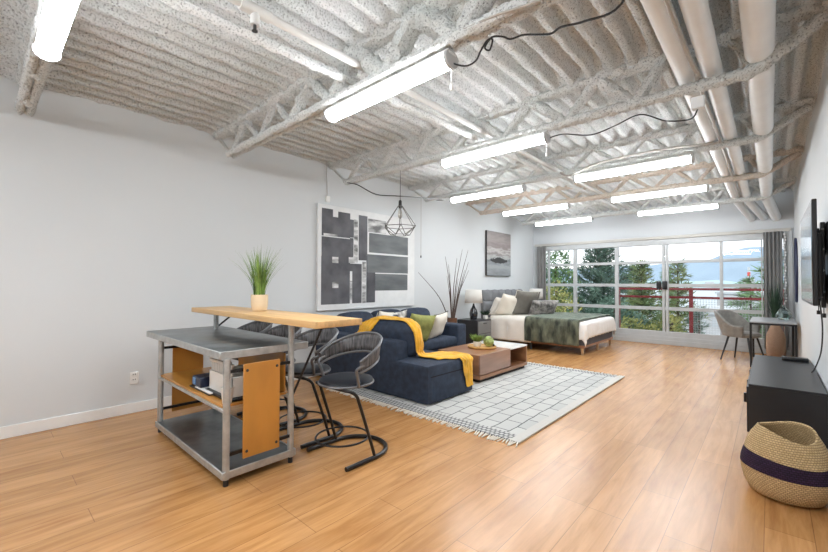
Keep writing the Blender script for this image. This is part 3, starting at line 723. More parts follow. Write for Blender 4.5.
rnd = random.Random(11)
def blade(bm, p, d, ln, w):
    d = d.normalized(); s = d.cross(Vector((rnd.uniform(-1, 1), rnd.uniform(-1, 1), rnd.uniform(-1, 1)))).normalized() * w
    bm.faces.new([bm.verts.new(p - s), bm.verts.new(p + s), bm.verts.new(p + d * ln)])
def leafq(bm, p, sz):
    a = Vector((rnd.gauss(0, 1), rnd.gauss(0, 1), rnd.gauss(0, 1))).normalized(); b = a.orthogonal().normalized()
    c = a.cross(b)
    bm.faces.new([bm.verts.new(p - b * sz), bm.verts.new(p + c * sz * .5), bm.verts.new(p + b * sz), bm.verts.new(p - c * sz * .5)])
def conifer(x, y, ztop, zbot, R, label, m, nbr=70, up=0.25, nl=0.2, group='evergreens outside the window', gap=0.0):
    t = thing('conifer_tree', label, 'tree', (x, y, -6.0), 0, group)
    obj('trunk', wtube(densify([(x, y, -6), (x, y, ztop - 0.05)], 1.0), lambda q: 0.13 * (1 - q) + 0.015, seg=7), M['bark'], t)
    bm = nb(); br = nb()
    for k in range(nbr):
        q = (k + rnd.random()) / nbr
        z = ztop - (ztop - zbot) * q
        ln = R * (0.12 + 0.88 * q ** 0.75) * rnd.uniform(0.7, 1.08)
        az = rnd.uniform(0, 2 * PI) if not gap else k * 2.4
        d = Vector((math.cos(az), math.sin(az), up * rnd.uniform(0.6, 1.4) - 0.25 * q))
        tube(br, [(x, y, z), Vector((x, y, z)) + d * ln * 0.95], 0.012, 4)
        n = max(3, int(ln / 0.11))
        for i in range(n):
            s = (i + 0.6) / n
            base = Vector((x, y, z)) + d * ln * s + Vector((0, 0, -0.08 * s * s * ln + 0.1 * s ** 3 * ln))
            for j in range(11):
                off = Vector((rnd.gauss(0, 1), rnd.gauss(0, 1), rnd.gauss(0.15, 0.7))).normalized()
                blade(bm, base + off * rnd.uniform(0, 0.09) * (1 + ln * .3), off * 0.9 + d * 0.8, nl * rnd.uniform(.7, 1.2), nl * 0.10)
    obj('branches', br, M['bark'], t, smooth=False); obj('foliage', bm, m, t, smooth=False)
def bushy(name, cat, x, y, blobs, label, m, n=2400, sz=0.08, group=None, z0=-6.0):
    t = thing(name, label, cat, (x, y, z0), 0, group)
    bm = nb()
    tot = sum(r[0] * r[1] for _, r in blobs)
    for c, (rx, rz) in blobs:
        for k in range(int(n * rx * rz / tot)):
            v = Vector((rnd.gauss(0, 1), rnd.gauss(0, 1), rnd.gauss(0, 1))).normalized() * rnd.uniform(0.55, 1.05)
            s = 1 + 0.25 * mnoise.noise(v * 2.5 + Vector(c))
            leafq(bm, Vector((c[0] + v.x * rx * s, c[1] + v.y * rx * s, c[2] + v.z * rz * s)), sz * rnd.uniform(.6, 1.3))
    obj('foliage', bm, m, t, smooth=False)
    tb = nb()
    for c, _ in blobs: tube(tb, [(x, y, z0), ((x + c[0]) / 2, (y + c[1]) / 2, (z0 + c[2]) / 2 - .2), c], 0.05, 6)
    obj('stems', tb, M['bark'], t)
bushy('leafy_tree', 'tree', -7.75, 19, [((-7.8, 19, 2.3), (0.75, 0.9)), ((-7.4, 19, 1.5), (0.7, 0.7)), ((-8.2, 19, 1.3), (0.6, 0.8)), ((-8.0, 19, 0.2), (0.8, 0.9)), ((-7.2, 19.2, 0.3), (0.7, 0.8)), ((-8.3, 19, -1.2), (1.0, 1.0))],
      'green leafy tree outside the leftmost window column', M['fol_green'], 5200, 0.075)
conifer(-6.05, 20, 3.35, -2.2, 2.5, 'large dark conifer filling the second window column', M['fol_dark'], 115, 0.62, 0.26, gap=1)
conifer(-6.1, 26, 2.38, -2.8, 1.8, 'dark conifer behind the third window column, right of the tallest', M['fol_dark'], 95, 0.45, 0.24)
conifer(-3.66, 17, 2.15, -2.0, 1.15, 'yellow-green pointed conifer left of the window handles', M['fol_mid'], 110, 0.35, 0.2, gap=1)
conifer(-3.3, 19.8, 1.9, -2.0, 0.7, 'short mixed-green conifer just left of the window handles', M['fol_pine'], 95, 0.4, 0.19)
conifer(-2.2, 15, 2.05, -2.0, 1.15, 'open-branched pine just right of the window handles', M['fol_mid'], 75, 0.25, 0.18, gap=1)
conifer(-1.50, 13.6, 0.62, -2.4, 0.9, 'low dark conifer beside the thick red railing post', M['fol_dark'], 46, 0.15, 0.17)
conifer(0.02, 13.8, 2.1, -1.5, 1.0, 'wispy pine partly behind the right-hand curtain', M['fol_pine'], 40, 0.25, 0.19, gap=1)
conifer(-0.5, 17.4, 1.53, -2.2, 1.5, 'green spreading pine behind the desk chair', M['fol_pine'], 64, 0.1, 0.19)
bushy('flowering_shrub', 'shrub', -3.0, 13, [((-3.1, 13, 0.1), (0.32, 0.3)), ((-2.75, 13, -0.15), (0.35, 0.35)), ((-3.3, 13.1, -0.4), (0.4, 0.4)), ((-2.7, 13, -0.7), (0.5, 0.4))],
      'yellow shrub below the left half of the red railing', M['fol_yel'], 2200, 0.045)
bushy('flowering_shrub', 'shrub', -2.2, 12.9, [((-2.05, 12.9, 0.3), (0.28, 0.25)), ((-2.35, 12.9, 0.0), (0.34, 0.32)), ((-1.95, 13, -0.2), (0.3, 0.35)), ((-2.2, 13, -0.8), (0.5, 0.4))],
      'yellow shrub just left of the thick red railing post', M['fol_yel'], 2200, 0.045)
bushy('leafy_shrub', 'shrub', -5.5, 13.4, [((-5.5, 13.4, 1.1), (0.45, 0.35)), ((-5.2, 13.4, 0.6), (0.5, 0.45)), ((-5.9, 13.4, 0.5), (0.5, 0.5)), ((-5.4, 13.4, -0.2), (0.7, 0.5))],
      'yellowish shrub low outside the leftmost window column', M['fol_yel'], 2600, 0.05)
bushy('leafy_shrub', 'shrub', -3.9, 14.4, [((-3.9, 14.4, 0.5), (0.5, 0.45)), ((-4.4, 14.4, 0.2), (0.55, 0.5)), ((-3.4, 14.5, 0.0), (0.5, 0.5)), ((-4.0, 14.4, -0.6), (0.8, 0.5))],
      'dark green shrub behind the left red railing post', M['fol_dark'], 2600, 0.06)
def building(x0, x1, y0, y1, z0, z1, label, nw, m='bwhite', wh=0.6):
    t = thing('building', label, 'building', ((x0 + x1) / 2, y0, z0))
    bm = nb(); box(bm, x0, x1, y0, y1, z0, z1); obj('wall', bm, M[m], t, smooth=False)
    bm = nb(); box(bm, x0 - .2, x1 + .2, y0 - .2, y1 + .2, z1, z1 + 0.25); obj('roof', bm, M['bgrey'] if m == 'bwhite' else M['bwhite'], t, smooth=False)
    w = (x1 - x0) / nw
    for k in range(nw):
        bm = nb(); xa = x0 + w * (k + .2); box(bm, xa, xa + w * .6, y0 - 0.05, y0, z1 - 0.5 - wh, z1 - 0.5); obj('window', bm, M['bgrey'] if m == 'bwhite' else M['slot'], t, smooth=False)
building(-6.8, -2.4, 45, 58, -6, -1.4, 'long low white building behind the railing', 5)
building(-5.0, 3.5, 62, 69, -6, 0.2, 'white warehouse with grey roof behind the low building', 6, wh=1.2)
building(-1.6, 2.5, 30, 38, -6, -1.8, 'small white annex right of the railing post', 3)
def crane(x, y, s, label):
    t = thing('port_crane', label, 'crane', (x, y, -6))
    bm = nb(); box(bm, x - s, x + s, y - s, y + s, -6, 15); obj('mast', bm, M['bwhite'], t, smooth=False)
    bm = nb(); box(bm, x - s * 1.3, x + s * 1.3, y - s * 1.3, y + s * 1.3, 8, 11); obj('band', bm, M['bred'], t, smooth=False)
    bm = nb(); box(bm, x - s * 5, x + s * 5, y - s, y + s, -6, 6.5); obj('base', bm, M['bwhite'], t, smooth=False)
crane(-12.5, 402, 0.7, 'red and white harbour mast across the water')
for k, (x0, x1, z1, lab) in enumerate([(-82, -70, 2, 'tall white shed on the far shore, left of the mast'), (-69, -58, -1, 'low white shed on the far shore, left of the mast')]):
    bm = nb(); box(bm, x0, x1, 820, 830, -6.2, z1 + 4); solo('harbour_shed', bm, M['bwhite'], lab, 'building', smooth=False)

# ------------------------------------------------------------------ kitchen island with raised bar
def island():
    t = thing('kitchen_island', 'steel work table with orange plywood panels and raised butcher-block bar', 'kitchen island', (-3.43, 1.36, 0))
    bm = nb(); box(bm, -4.39, -2.71, 1.085, 1.745, 0.845, 0.89, 0.006, 2); obj('table_top', bm, [M['steel']], t)
    bm = nb()
    for a in ((-4.395, -2.705, 1.078, 1.088), (-4.395, -2.705, 1.742, 1.752), (-4.398, -4.386, 1.08, 1.75), (-2.714, -2.702, 1.08, 1.75)): box(bm, *a, 0.838, 0.891, 0.003, 1)
    obj('table_edge', bm, M['galv'], t)
    for x in (-4.11, -2.70):
        for y in (1.125, 1.60):
            top = 0.84 if y < 1.3 else 1.055
            o = obj('leg', wtube([(x, y, 0.045), (x, y, top)], 0.023, seg=16), M['galv'], t)
            obj('foot', wtube([(x, y, 0.0), (x, y, 0.05)], 0.017, seg=12), M['black_rub'], o)
    bm = nb(); box(bm, -4.13, -2.685, 1.10, 1.625, 0.055, 0.098, 0.005, 1); obj('bottom_shelf', bm, M['steel'], t)
    bm = nb()
    for a in ((-4.135, -2.68, 1.092, 1.102), (-4.135, -2.68, 1.623, 1.633), (-2.69, -2.678, 1.095, 1.63)): box(bm, *a, 0.05, 0.101, 0.003, 1)
    obj('shelf_edge', bm, M['galv'], t)
    bm = nb(); box(bm, -4.13, -2.76, 1.12, 1.60, 0.50, 0.518, 0.002, 1); obj('middle_shelf', bm, M['ply'], t)
    bm = nb(); box(bm, -4.144, -2.725, 1.108, 1.13, 0.478, 0.502, 0.003, 1); box(bm, -4.144, -2.725, 1.59, 1.612, 0.478, 0.502, 0.003, 1); obj('shelf_rail', bm, M['galv'], t)
    for x, sgn in ((-2.675, 1), (-4.135, -1)):
        bm = nb(); box(bm, x - 0.007, x + 0.007, 1.225, 1.492, 0.155, 0.795, 0.002, 1); p = obj('side_panel', bm, M['ply'], t)
        bm = nb()
        for yy in (1.25, 1.468):
            for zz in (0.20, 0.75):
                lathe(bm, [(0.0001, 0.0), (0.0105, 0.0), (0.009, 0.004), (0.0001, 0.005)], 10, 0, 0)
                vs = [v for v in bm.verts if not v.tag]
                bmesh.ops.transform(bm, matrix=Matrix.Translation((x + sgn * 0.007, yy, zz)) @ Matrix.Rotation(sgn * PI / 2, 4, 'Y'), verts=vs)
                for v in bm.verts: v.tag = True
        obj('bolt', bm, M['slot'], p)
        for zz in (0.205, 0.755):
            xb = x - sgn * 0.018
            bm = nb(); box(bm, xb - 0.009, xb + 0.009, 1.14, 1.59, zz - 0.011, zz + 0.011); obj('bracket_bar', bm, M['blackm'], t, smooth=False)
    bm = nb(); box(bm, -3.55, -2.76, 1.578, 1.59, 0.52, 0.815, 0.002, 1); obj('back_panel', bm, M['ply'], t)
    bm = nb(); box(bm, -4.36, -2.165, 1.455, 1.845, 1.055, 1.10, 0.004, 2); obj('bar_top', bm, M['butcher'], t)
    for x in (-4.11, -2.70):
        dx = -0.34 if x < -4 else 0.32
        obj('bar_brace', wtube([(x + (-0.06 if x < -4 else 0.0), 1.615, 0.50 if x > -4 else 0.89), (x + (0.16 if x < -4 else 0.25), 1.72, 1.057)], 0.009, seg=8), M['blackm'], t)
    return t
island()
def potted_grass():
    x, y, z = -3.41, 1.70, 1.10
    t = thing('potted_plant', 'tall green grass plant in tan pot on the wood bar', 'potted plant', (x, y, z))
    bm = nb(); lathe(bm, [(0.055, z), (0.066, z + 0.015), (0.072, z + 0.06), (0.073, z + 0.145), (0.067, z + 0.145), (0.066, z + 0.125), (0.001, z + 0.125)], 28, x, y); p = obj('pot', bm, M['pot_tan'], t)
    bm = nb(); lathe(bm, [(0.0665, z + 0.122), (0.03, z + 0.128), (0.001, z + 0.13)], 20, x, y); obj('soil', bm, M['soil'], p)
    for mm, nm in ((M['leaf'], 'leaves'), (M['leaf_lt'], 'pale_leaves')):
        bm = nb()
        for k in range(105):
            a = rnd.uniform(0, 2 * PI); r0 = rnd.uniform(0, 0.048); ln = rnd.uniform(0.2, 0.44) * (1.0 if k % 3 else 1.1)
            lean = abs(rnd.gauss(0, 0.09)) + 0.02 + (0.06 if k % 14 == 0 else 0)
            w = rnd.uniform(0.0028, 0.005); b = Vector((x + r0 * math.cos(a), y + r0 * math.sin(a), z + 0.125)); dr = Vector((math.cos(a), math.sin(a), 0)); sd = Vector((-dr.y, dr.x, 0))
            prev = None
            for s in range(5):
                q = s / 4; c = b + dr * (lean * q ** 1.7 * ln / 0.35) + Vector((0, 0, ln * q * (1 - 0.35 * lean * q)))
                ww = w * (1 - q) ** 0.6 + 0.0003
                e = (bm.verts.new(c - sd * ww), bm.verts.new(c + sd * ww))
                if prev: bm.faces.new((prev[0], prev[1], e[1], e[0]))
                prev = e
        o = obj(nm, bm, mm, t, smooth=True); o['kind'] = 'stuff'
potted_grass()
# things on the island's middle shelf
def dish_rack():
    t = thing('dish_rack', 'white plastic dish rack with comb slots on the plywood shelf', 'dish rack', (-2.98, 1.36, 0.518))
    bm = nb()
    def wallp(x0, x1, y0, y1):
        box(bm, x0, x1, y0, y1, 0.56, 0.685, 0.003, 1)
    wallp(-3.2, -2.8, 1.20, 1.212); wallp(-3.2, -2.8, 1.50, 1.512); wallp(-3.2, -3.188, 1.2, 1.51); wallp(-2.812, -2.8, 1.2, 1.51)
    box(bm, -3.2, -2.8, 1.2, 1.51, 0.545, 0.565, 0.003, 1)
    obj('tub', bm, M['whiteplas'], t)
    bm = nb()
    for k in range(12): box(bm, -3.17 + k * 0.031, -3.16 + k * 0.031, 1.205, 1.215, 0.69, 0.765)
    box(bm, -3.2, -2.8, 1.2, 1.22, 0.755, 0.775, 0.003, 1)
    obj('comb_rim', bm, M['whiteplas'], t)
    bm = nb(); box(bm, -3.21, -2.78, 1.17, 1.53, 0.52, 0.545, 0.006, 1); obj('drip_tray', bm, M['blackm'], t)
dish_rack()
bm = nb(); lathe(bm, [(0.03, 0.0), (0.042, 0.105), (0.044, 0.11), (0.038, 0.11), (0.028, 0.01), (0.001, 0.01)], 22)
solo('white_cup', bm, M['whiteplas'], 'white plastic cup in front of the dish rack', 'cup', (-2.80, 1.17, 0.518))
def case():
    t = thing('gadget_case', 'dark blue box with pale blue end beside the dish rack', 'box', (-3.32, 1.25, 0.518))
    bm = nb(); box(bm, -3.40, -3.24, 1.15, 1.36, 0.545, 0.62, 0.006, 1); obj('body', bm, M['bluecase'], t)
    bm = nb(); box(bm, -3.39, -3.33, 1.146, 1.151, 0.555, 0.61, 0.002, 1); obj('end_label', bm, M['bluelit'], t)
case()
bm = nb(); box(bm, -0.2, 0.2, -0.1, 0.11, 0.0, 0.012, 0.003, 1); solo('black_folder', bm, M['blackm'], 'black flat folder under the white magazine on the shelf', 'folder', (-3.27, 1.25, 0.5185))
bm = nb(); box(bm, -0.15, 0.15, -0.1, 0.1, 0.0, 0.01, 0.002, 1); solo('magazine', bm, M['paper'], 'white magazine lying by the blue box', 'magazine', (-3.20, 1.25, 0.532))

# ------------------------------------------------------------------ bar stools
def make_stool(label):
    t = thing('bar_stool', label, 'bar stool', (0, 0, 0), 0, 'black bar stools along the bar')
    bm = nb(); r = 0.245
    pts = [(r, -0.19, 0.018), (r, -0.1, 0.018), (r, 0.0, 0.018)] + [(r * math.cos(a), 0.1 + r * math.sin(a), 0.018) for a in [PI * k / 18 for k in range(19)]] + [(-r, 0.0, 0.018), (-r, -0.1, 0.018), (-r, -0.19, 0.018)]
    obj('base', tube(bm, pts, 0.017, 10), M['blackm'], t, world=False)
    for s in (1, -1):
        p = smooth_path([(s * 0.243, 0.085, 0.03), (s * 0.24, 0.03, 0.2), (s * 0.236, -0.06, 0.45), (s * 0.232, -0.085, 0.515), (s * 0.215, -0.125, 0.55), (s * 0.16, -0.15, 0.556), (s * 0.0, -0.155, 0.556)], 6)
        obj('leg', wtube(p, 0.0125, seg=10), M['blackm'], t, world=False)
    bm = nb(); tube(bm, [(-0.03 + 0.208 * math.cos(2 * PI * k / 36), -0.01 + 0.208 * math.sin(2 * PI * k / 36), 0.135) for k in range(36)], 0.008, 8, closed=True); obj('footrest_ring', bm, M['blackm'], t, world=False)
    bm = nb(); lathe(bm, [(0.001, 0.555), (0.17, 0.556), (0.205, 0.565), (0.214, 0.58), (0.208, 0.597), (0.17, 0.609), (0.09, 0.613), (0.001, 0.613)], 36); st = obj('seat', bm, M['vinyl'], t, world=False)
    bm = nb(); tube(bm, [(0.214 * math.cos(2 * PI * k / 40), 0.214 * math.sin(2 * PI * k / 40), 0.572) for k in range(40)], 0.009, 8, closed=True); obj('seat_rim', bm, M['chrome_grey'], st, world=False)
    # hooped back: woven band between two rails
    def hoop(th, top):
        c = math.cos(th); q = max(0.0, (c + 0.25) / 1.25)
        zt = 0.765 + 0.165 * q ** 0.9; zb_ = 0.685 + 0.09 * q ** 0.9
        R_ = 0.262 + (0.028 * q if top else 0.0)
        return Vector((R_ * math.sin(th), R_ * c * 1.0 - 0.01, zt if top else zb_))
    A = math.radians(104)
    bm = nb(); grid(bm, 40, 3, lambda u, v: hoop(-A + 2 * A * u, True).lerp(hoop(-A + 2 * A * u, False), v))
    bk = obj('backrest', bm, M['cordweave'], t, world=False, solid=0.006)
    for top in (True, False):
        obj('hoop_rail', wtube([hoop(-A + 2 * A * k / 40, top) for k in range(41)], 0.0105, seg=8), M['chrome_grey'], t, world=False)
    for s in (1, -1):
        e = hoop(s * A, False).lerp(hoop(s * A, True), 0.5)
        p = smooth_path([(s * 0.205, -0.05, 0.572), (s * 0.222, -0.06, 0.59), (s * 0.232, -0.075, 0.65), (s * 0.24, -0.095, 0.70), tuple(e), tuple(e + Vector((0, 0.05, 0.012)))], 6)
        obj('arm', wtube(p, 0.0115, seg=10), M['chrome_grey'], t, world=False)
    return t
SL = ['nearest black bar stool, in full view right of the steel table leg', 'black bar stool second from the sofa end, just behind the nearest stool',
      'third black bar stool, seen between the steel leg and the nearer stools', 'black bar stool furthest left, mostly behind the steel table']
st0 = make_stool(SL[0]); st0.location = (-2.51, 1.975, 0)
for k, x in enumerate((-3.09, -3.68, -4.27)): dup(st0, (x, 1.975, 0), 0.0, SL[k + 1])

# ------------------------------------------------------------------ rug, sofa, coffee table
def rug():
    cx, cy = -2.89, 4.67
    bm = nb(); n1, n2 = 60, 70
    grid(bm, 6, 8, lambda u, v: (-1.31 + 2.62 * u, -1.60 + 3.20 * v, 0.011))
    t = thing('area_rug', 'large cream rug with black grid lines and fringed ends', 'rug', (cx, cy, 0))
    o = obj('pile', bm, M['rug'], t, world=False, solid=0.016, smooth=False)
    for sgn, nm in ((-1, 'fringe'), (1, 'fringe')):
        bm = nb()
        for k in range(110):
            x = -1.30 + 2.6 * k / 109 + rnd.uniform(-.004, .004); a = rnd.uniform(-0.25, 0.25)
            tube(bm, [(x, sgn * 1.6, 0.012), (x + a * .03, sgn * 1.625, 0.011), (x + a * .1, sgn * rnd.uniform(1.66, 1.70), 0.006)], 0.0065, 5)
        f = obj(nm, bm, M['cream'], t, world=False); f['kind'] = 'stuff'
rug()
SOFA_BM = []
def keep(bm):
    SOFA_BM.append(BVHTree.FromBMesh(bm)); return bm
def sofa():
    t = thing('sectional_sofa', 'navy fabric corner sofa with storage chaise on the left', 'sofa', (-4.0, 4.5, 0.02))
    X0 = L + 0.03
    obj('chaise', keep(cushion_bm(-4.05, -2.76, 3.283, 4.13, 0.025, 0.452, 0.03, 0.004, 8)), M['navy'], t)
    bm = nb(); box(bm, -2.775, -2.752, 3.36, 4.125, 0.04, 0.318, 0.006, 2); obj('drawer_front', bm, M['navy'], t)
    bm = nb(); box(bm, -2.768, -2.754, 3.33, 4.115, 0.318, 0.332); obj('drawer_gap', bm, M['navy_dark'], t, smooth=False)
    obj('arm', keep(cushion_bm(X0, -3.25, 3.28, 3.50, 0.025, 0.665, 0.03, 0.004, 8)), M['navy'], t)
    obj('seat_base', cushion_bm(X0, -4.0, 3.4, 5.78, 0.03, 0.29, 0.02, 0, 6), M['navy'], t)
    for a, b in ((3.5, 4.14), (4.145, 5.53)): obj('seat_cushion', cushion_bm(X0 + .15, -3.985, a, b, 0.285, 0.455, 0.05, 0.015, 8), M['navy'], t)
    obj('arm', cushion_bm(X0, -3.99, 5.53, 5.80, 0.03, 0.645, 0.035, 0.004, 8), M['navy'], t)
    obj('backrest', cushion_bm(X0, -4.68, 3.3, 5.78, 0.03, 0.72, 0.04, 0.004, 8), M['navy'], t)
    for k, (a, b) in enumerate(((3.50, 4.15), (4.16, 4.82), (4.83, 5.52))):
        o = cushion_bm(-0.12, 0.12, a, b, 0.0, 0.47, 0.09, 0.035, 8, seed=k)
        bmesh.ops.transform(o, matrix=Matrix.Translation((-4.6, 0, 0.43)) @ Matrix.Rotation(-0.2, 4, 'Y'), verts=o.verts[:])
        obj('back_cushion', o, M['navy'], t)
    o = cushion_bm(-4.13, -3.20, -0.12, 0.12, 0.0, 0.43, 0.11, 0.03, 8, seed=5)
    bmesh.ops.transform(o, matrix=Matrix.Translation((0, 3.615, 0.44)) @ Matrix.Rotation(0.14, 4, 'X'), verts=o.verts[:])
    obj('back_cushion', keep(o), M['navy'], t, label='rounded cushion standing on the chaise')
    for x, y in ((-2.80, 3.33), (-2.80, 4.08), (-4.05, 5.74), (-4.8, 3.33), (-4.8, 5.74)):
        bm = nb(); lathe(bm, [(0.02, 0.0), (0.024, 0.04)], 12, x, y); bmesh.ops.translate(bm, vec=(0, 0, 0.019 if y < 5 else 0.0), verts=bm.verts[:]); obj('foot', bm, M['galv'], t)
sofa()
def cushion_on(name, w, h, th, loc, rz, tilt, m, label, rim=None, roll=0.0, group='scatter cushions on the sofa', cat='cushion', seed=0):
    bm = pillow_bm(w, h, th, seed=seed)
    Mx = Matrix.Rotation(rz, 4, 'Z') @ Matrix.Rotation(tilt, 4, 'X') @ Matrix.Rotation(roll, 4, 'Y')
    bmesh.ops.transform(bm, matrix=Mx, verts=bm.verts[:])
    o = solo(name, bm, m, label, cat, loc, group, auto=180)
    ROOTLOC[o.name] = Vector((0, 0, 0))
    if rim:
        b2 = pillow_rim(w, h, 0.006); bmesh.ops.transform(b2, matrix=Mx, verts=b2.verts[:]); obj('piping', b2, rim, o)
    return o
# cushions face +x: width along y -> rz = 90deg, lean back towards the wall
cushion_on('scatter_cushion', 0.42, 0.42, 0.14, (-4.40, 4.08, 0.53), PI / 2 + .2, 0.26, M['cream'], 'cream cushion with dark edge peeking over the chaise cushion', M['blkpip'], 0.12)
cushion_on('scatter_cushion', 0.42, 0.40, 0.14, (-4.42, 4.44, 0.53), PI / 2, 0.26, M['zebra'], 'black and white patterned cushion left of the green one', None, -0.1)
cushion_on('scatter_cushion', 0.50, 0.47, 0.17, (-4.08, 4.52, 0.455), PI / 2 - .2, 0.40, M['green_lin'], 'olive green cushion leaning on the sofa', None, 0.12)
cushion_on('scatter_cushion', 0.46, 0.45, 0.15, (-4.17, 5.10, 0.455), PI / 2 + .2, 0.38, M['cream'], 'cream cushion with black piping against the right sofa arm', M['blkpip'], -0.1)

def throw():
    K_ = [((-3.99, 3.40, .69), (0.13, 0.03, 0.0)), ((-3.96, 3.45, .76), (0.16, 0.02, 0)), ((-3.90, 3.49, .87), (0.14, 0.06, .02)), ((-3.74, 3.57, .90), (0.05, 0.10, 0)),
          ((-3.45, 3.59, .89), (0.0, 0.085, 0)), ((-3.28, 3.59, .86), (0.0, 0.085, 0)), ((-3.205, 3.60, .78), (0, 0.085, 0)), ((-3.185, 3.62, .62), (0, 0.085, 0)), ((-3.16, 3.66, .50), (-.03, 0.11, .0)),
          ((-3.06, 3.78, .465), (-.10, 0.17, 0)), ((-2.96, 3.87, .46), (-.10, 0.19, 0)), ((-2.83, 3.97, .46), (-.06, 0.16, 0)), ((-2.755, 4.01, .44), (0.0, 0.13, 0)), ((-2.75, 4.03, .33), (0, 0.12, 0)), ((-2.75, 4.05, .2), (0, 0.10, 0)), ((-2.75, 4.06, .10), (0, 0.07, 0))]
    pc = smooth_path([k[0] for k in K_], 6); pw = smooth_path([k[1] for k in K_], 6)
    bm = nb(); n = len(pc) - 1
    def f(u, v):
        i = min(n, int(round(u * n))); c = pc[i]; w = pw[i]
        tg = (pc[min(n, i + 1)] - pc[max(0, i - 1)]).normalized(); nr = tg.cross(w).normalized()
        if nr.z < -0.2 or (abs(nr.z) < .2 and nr.x < 0): nr = -nr
        s = 2 * v - 1
        rip = 0.02 * math.sin(v * 15 + u * 9) + 0.018 * mnoise.noise(Vector((u * 18, v * 3, 2)))
        flat = 1 - 0.15 * abs(s)
        q = c + w * s * (1 + 0.25 * mnoise.noise(Vector((u * 12, s, 7))))
        best = min((b.find_nearest(q) for b in SOFA_BM), key=lambda h: h[3])
        nn = best[1] if (q - best[0]).dot(best[1]) > -0.2 else nr
        return best[0] + nn * (0.010 + abs(rip) * (0.6 + 0.4 * flat))
    grid(bm, n, 16, f)
    solo('throw_blanket', bm, M['mustard'], 'mustard yellow throw draped over the chaise and its cushion', 'blanket', solid=0.008, auto=180)
throw()
def coffee():
    t = thing('coffee_table', 'low walnut coffee table with drawer block and open cubby', 'coffee table', (-3.24, 5.18, 0.02))
    bm = nb(); box(bm, -3.58, -2.92, 4.55, 5.85, 0.02, 0.07); obj('plinth', bm, M['dark_in'], t, smooth=False)
    bm = nb(); box(bm, -3.6, -2.88, 4.50, 5.87, 0.065, 0.115, 0.003, 1); obj('bottom_board', bm, M['walnut'], t)
    bm = nb(); box(bm, -3.6, -2.90, 4.50, 5.33, 0.125, 0.39, 0.004, 1); obj('drawer_block', bm, M['walnut'], t)
    bm = nb(); box(bm, -2.90, -2.88, 4.502, 5.33, 0.128, 0.388, 0.002, 1); obj('drawer_front', bm, M['walnut_face'], t)
    bm = nb(); box(bm, -3.6, -2.88, 5.33, 5.87, 0.365, 0.39, 0.003, 1); obj('white_top', bm, M['lacquer'], t, label='white lacquered top panel')
    bm = nb(); box(bm, -3.6, -2.885, 5.845, 5.87, 0.115, 0.366, 0.002, 1); obj('end_panel', bm, M['walnut'], t)
    bm = nb(); box(bm, -3.6, -3.58, 5.33, 5.85, 0.115, 0.366, 0.002, 1); obj('back_panel', bm, M['walnut'], t)
coffee()
bm = nb(); lathe(bm, [(0.001, 0.0), (0.20, 0.0), (0.215, 0.012), (0.215, 0.028), (0.205, 0.028), (0.2, 0.014), (0.001, 0.014)], 40)
solo('serving_tray', bm, M['traywood'], 'round bamboo tray on the coffee table', 'tray', (-3.23, 5.10, 0.39))
def small_plant(name, x, y, z, r, h, label, lm, n=90, lh=0.13, spread=0.07):
    t = thing(name, label, 'potted plant', (x, y, z))
    bm = nb(); lathe(bm, [(r * .75, z), (r, z + h * .3), (r, z + h), (r * .88, z + h), (r * .85, z + h * .85), (0.001, z + h * .85)], 22, x, y); p = obj('pot', bm, M['pot_white'], t)
    bm = nb()
    for k in range(n):
        a = rnd.uniform(0, 2 * PI); q = rnd.random(); b = Vector((x + r * .6 * q * math.cos(a), y + r * .6 * q * math.sin(a), z + h * .85))
        d = Vector((math.cos(a) * spread * (0.3 + q), math.sin(a) * spread * (0.3 + q), lh * rnd.uniform(.5, 1)))
        s = d.cross(Vector((rnd.gauss(0, 1), rnd.gauss(0, 1), .1))).normalized() * 0.006
        m_ = b + d * .6
        v = [bm.verts.new(b), bm.verts.new(m_ - s), bm.verts.new(b + d * 1.05), bm.verts.new(m_ + s)]
        bm.faces.new(v)
    o = obj('leaves', bm, lm, t, smooth=False); o['kind'] = 'stuff'
small_plant('potted_succulent', -3.30, 5.08, 0.404, 0.06, 0.075, 'spiky green plant in white pot on the round tray', M['leaf_lt'], 150, 0.13, 0.075)
def ball():
    bm = nb(); bmesh.ops.create_icosphere(bm, subdivisions=3, radius=0.078)
    for v in bm.verts:
        a = math.atan2(v.co.y, v.co.x)
        v.co *= 1 + 0.05 * math.cos(a * 12) + 0.03 * mnoise.noise(v.co * 40)
    solo('moss_ball', bm, M['succ'], 'round green moss ball on the tray beside the white pot', 'decoration', (-3.15, 5.16, 0.483))
    bm = nb(); bmesh.ops.create_icosphere(bm, subdivisions=2, radius=0.018)
    solo('dark_pebble', bm, M['slot'], 'small dark ball at the right edge of the tray', 'decoration', (-3.12, 5.245, 0.422))
ball()

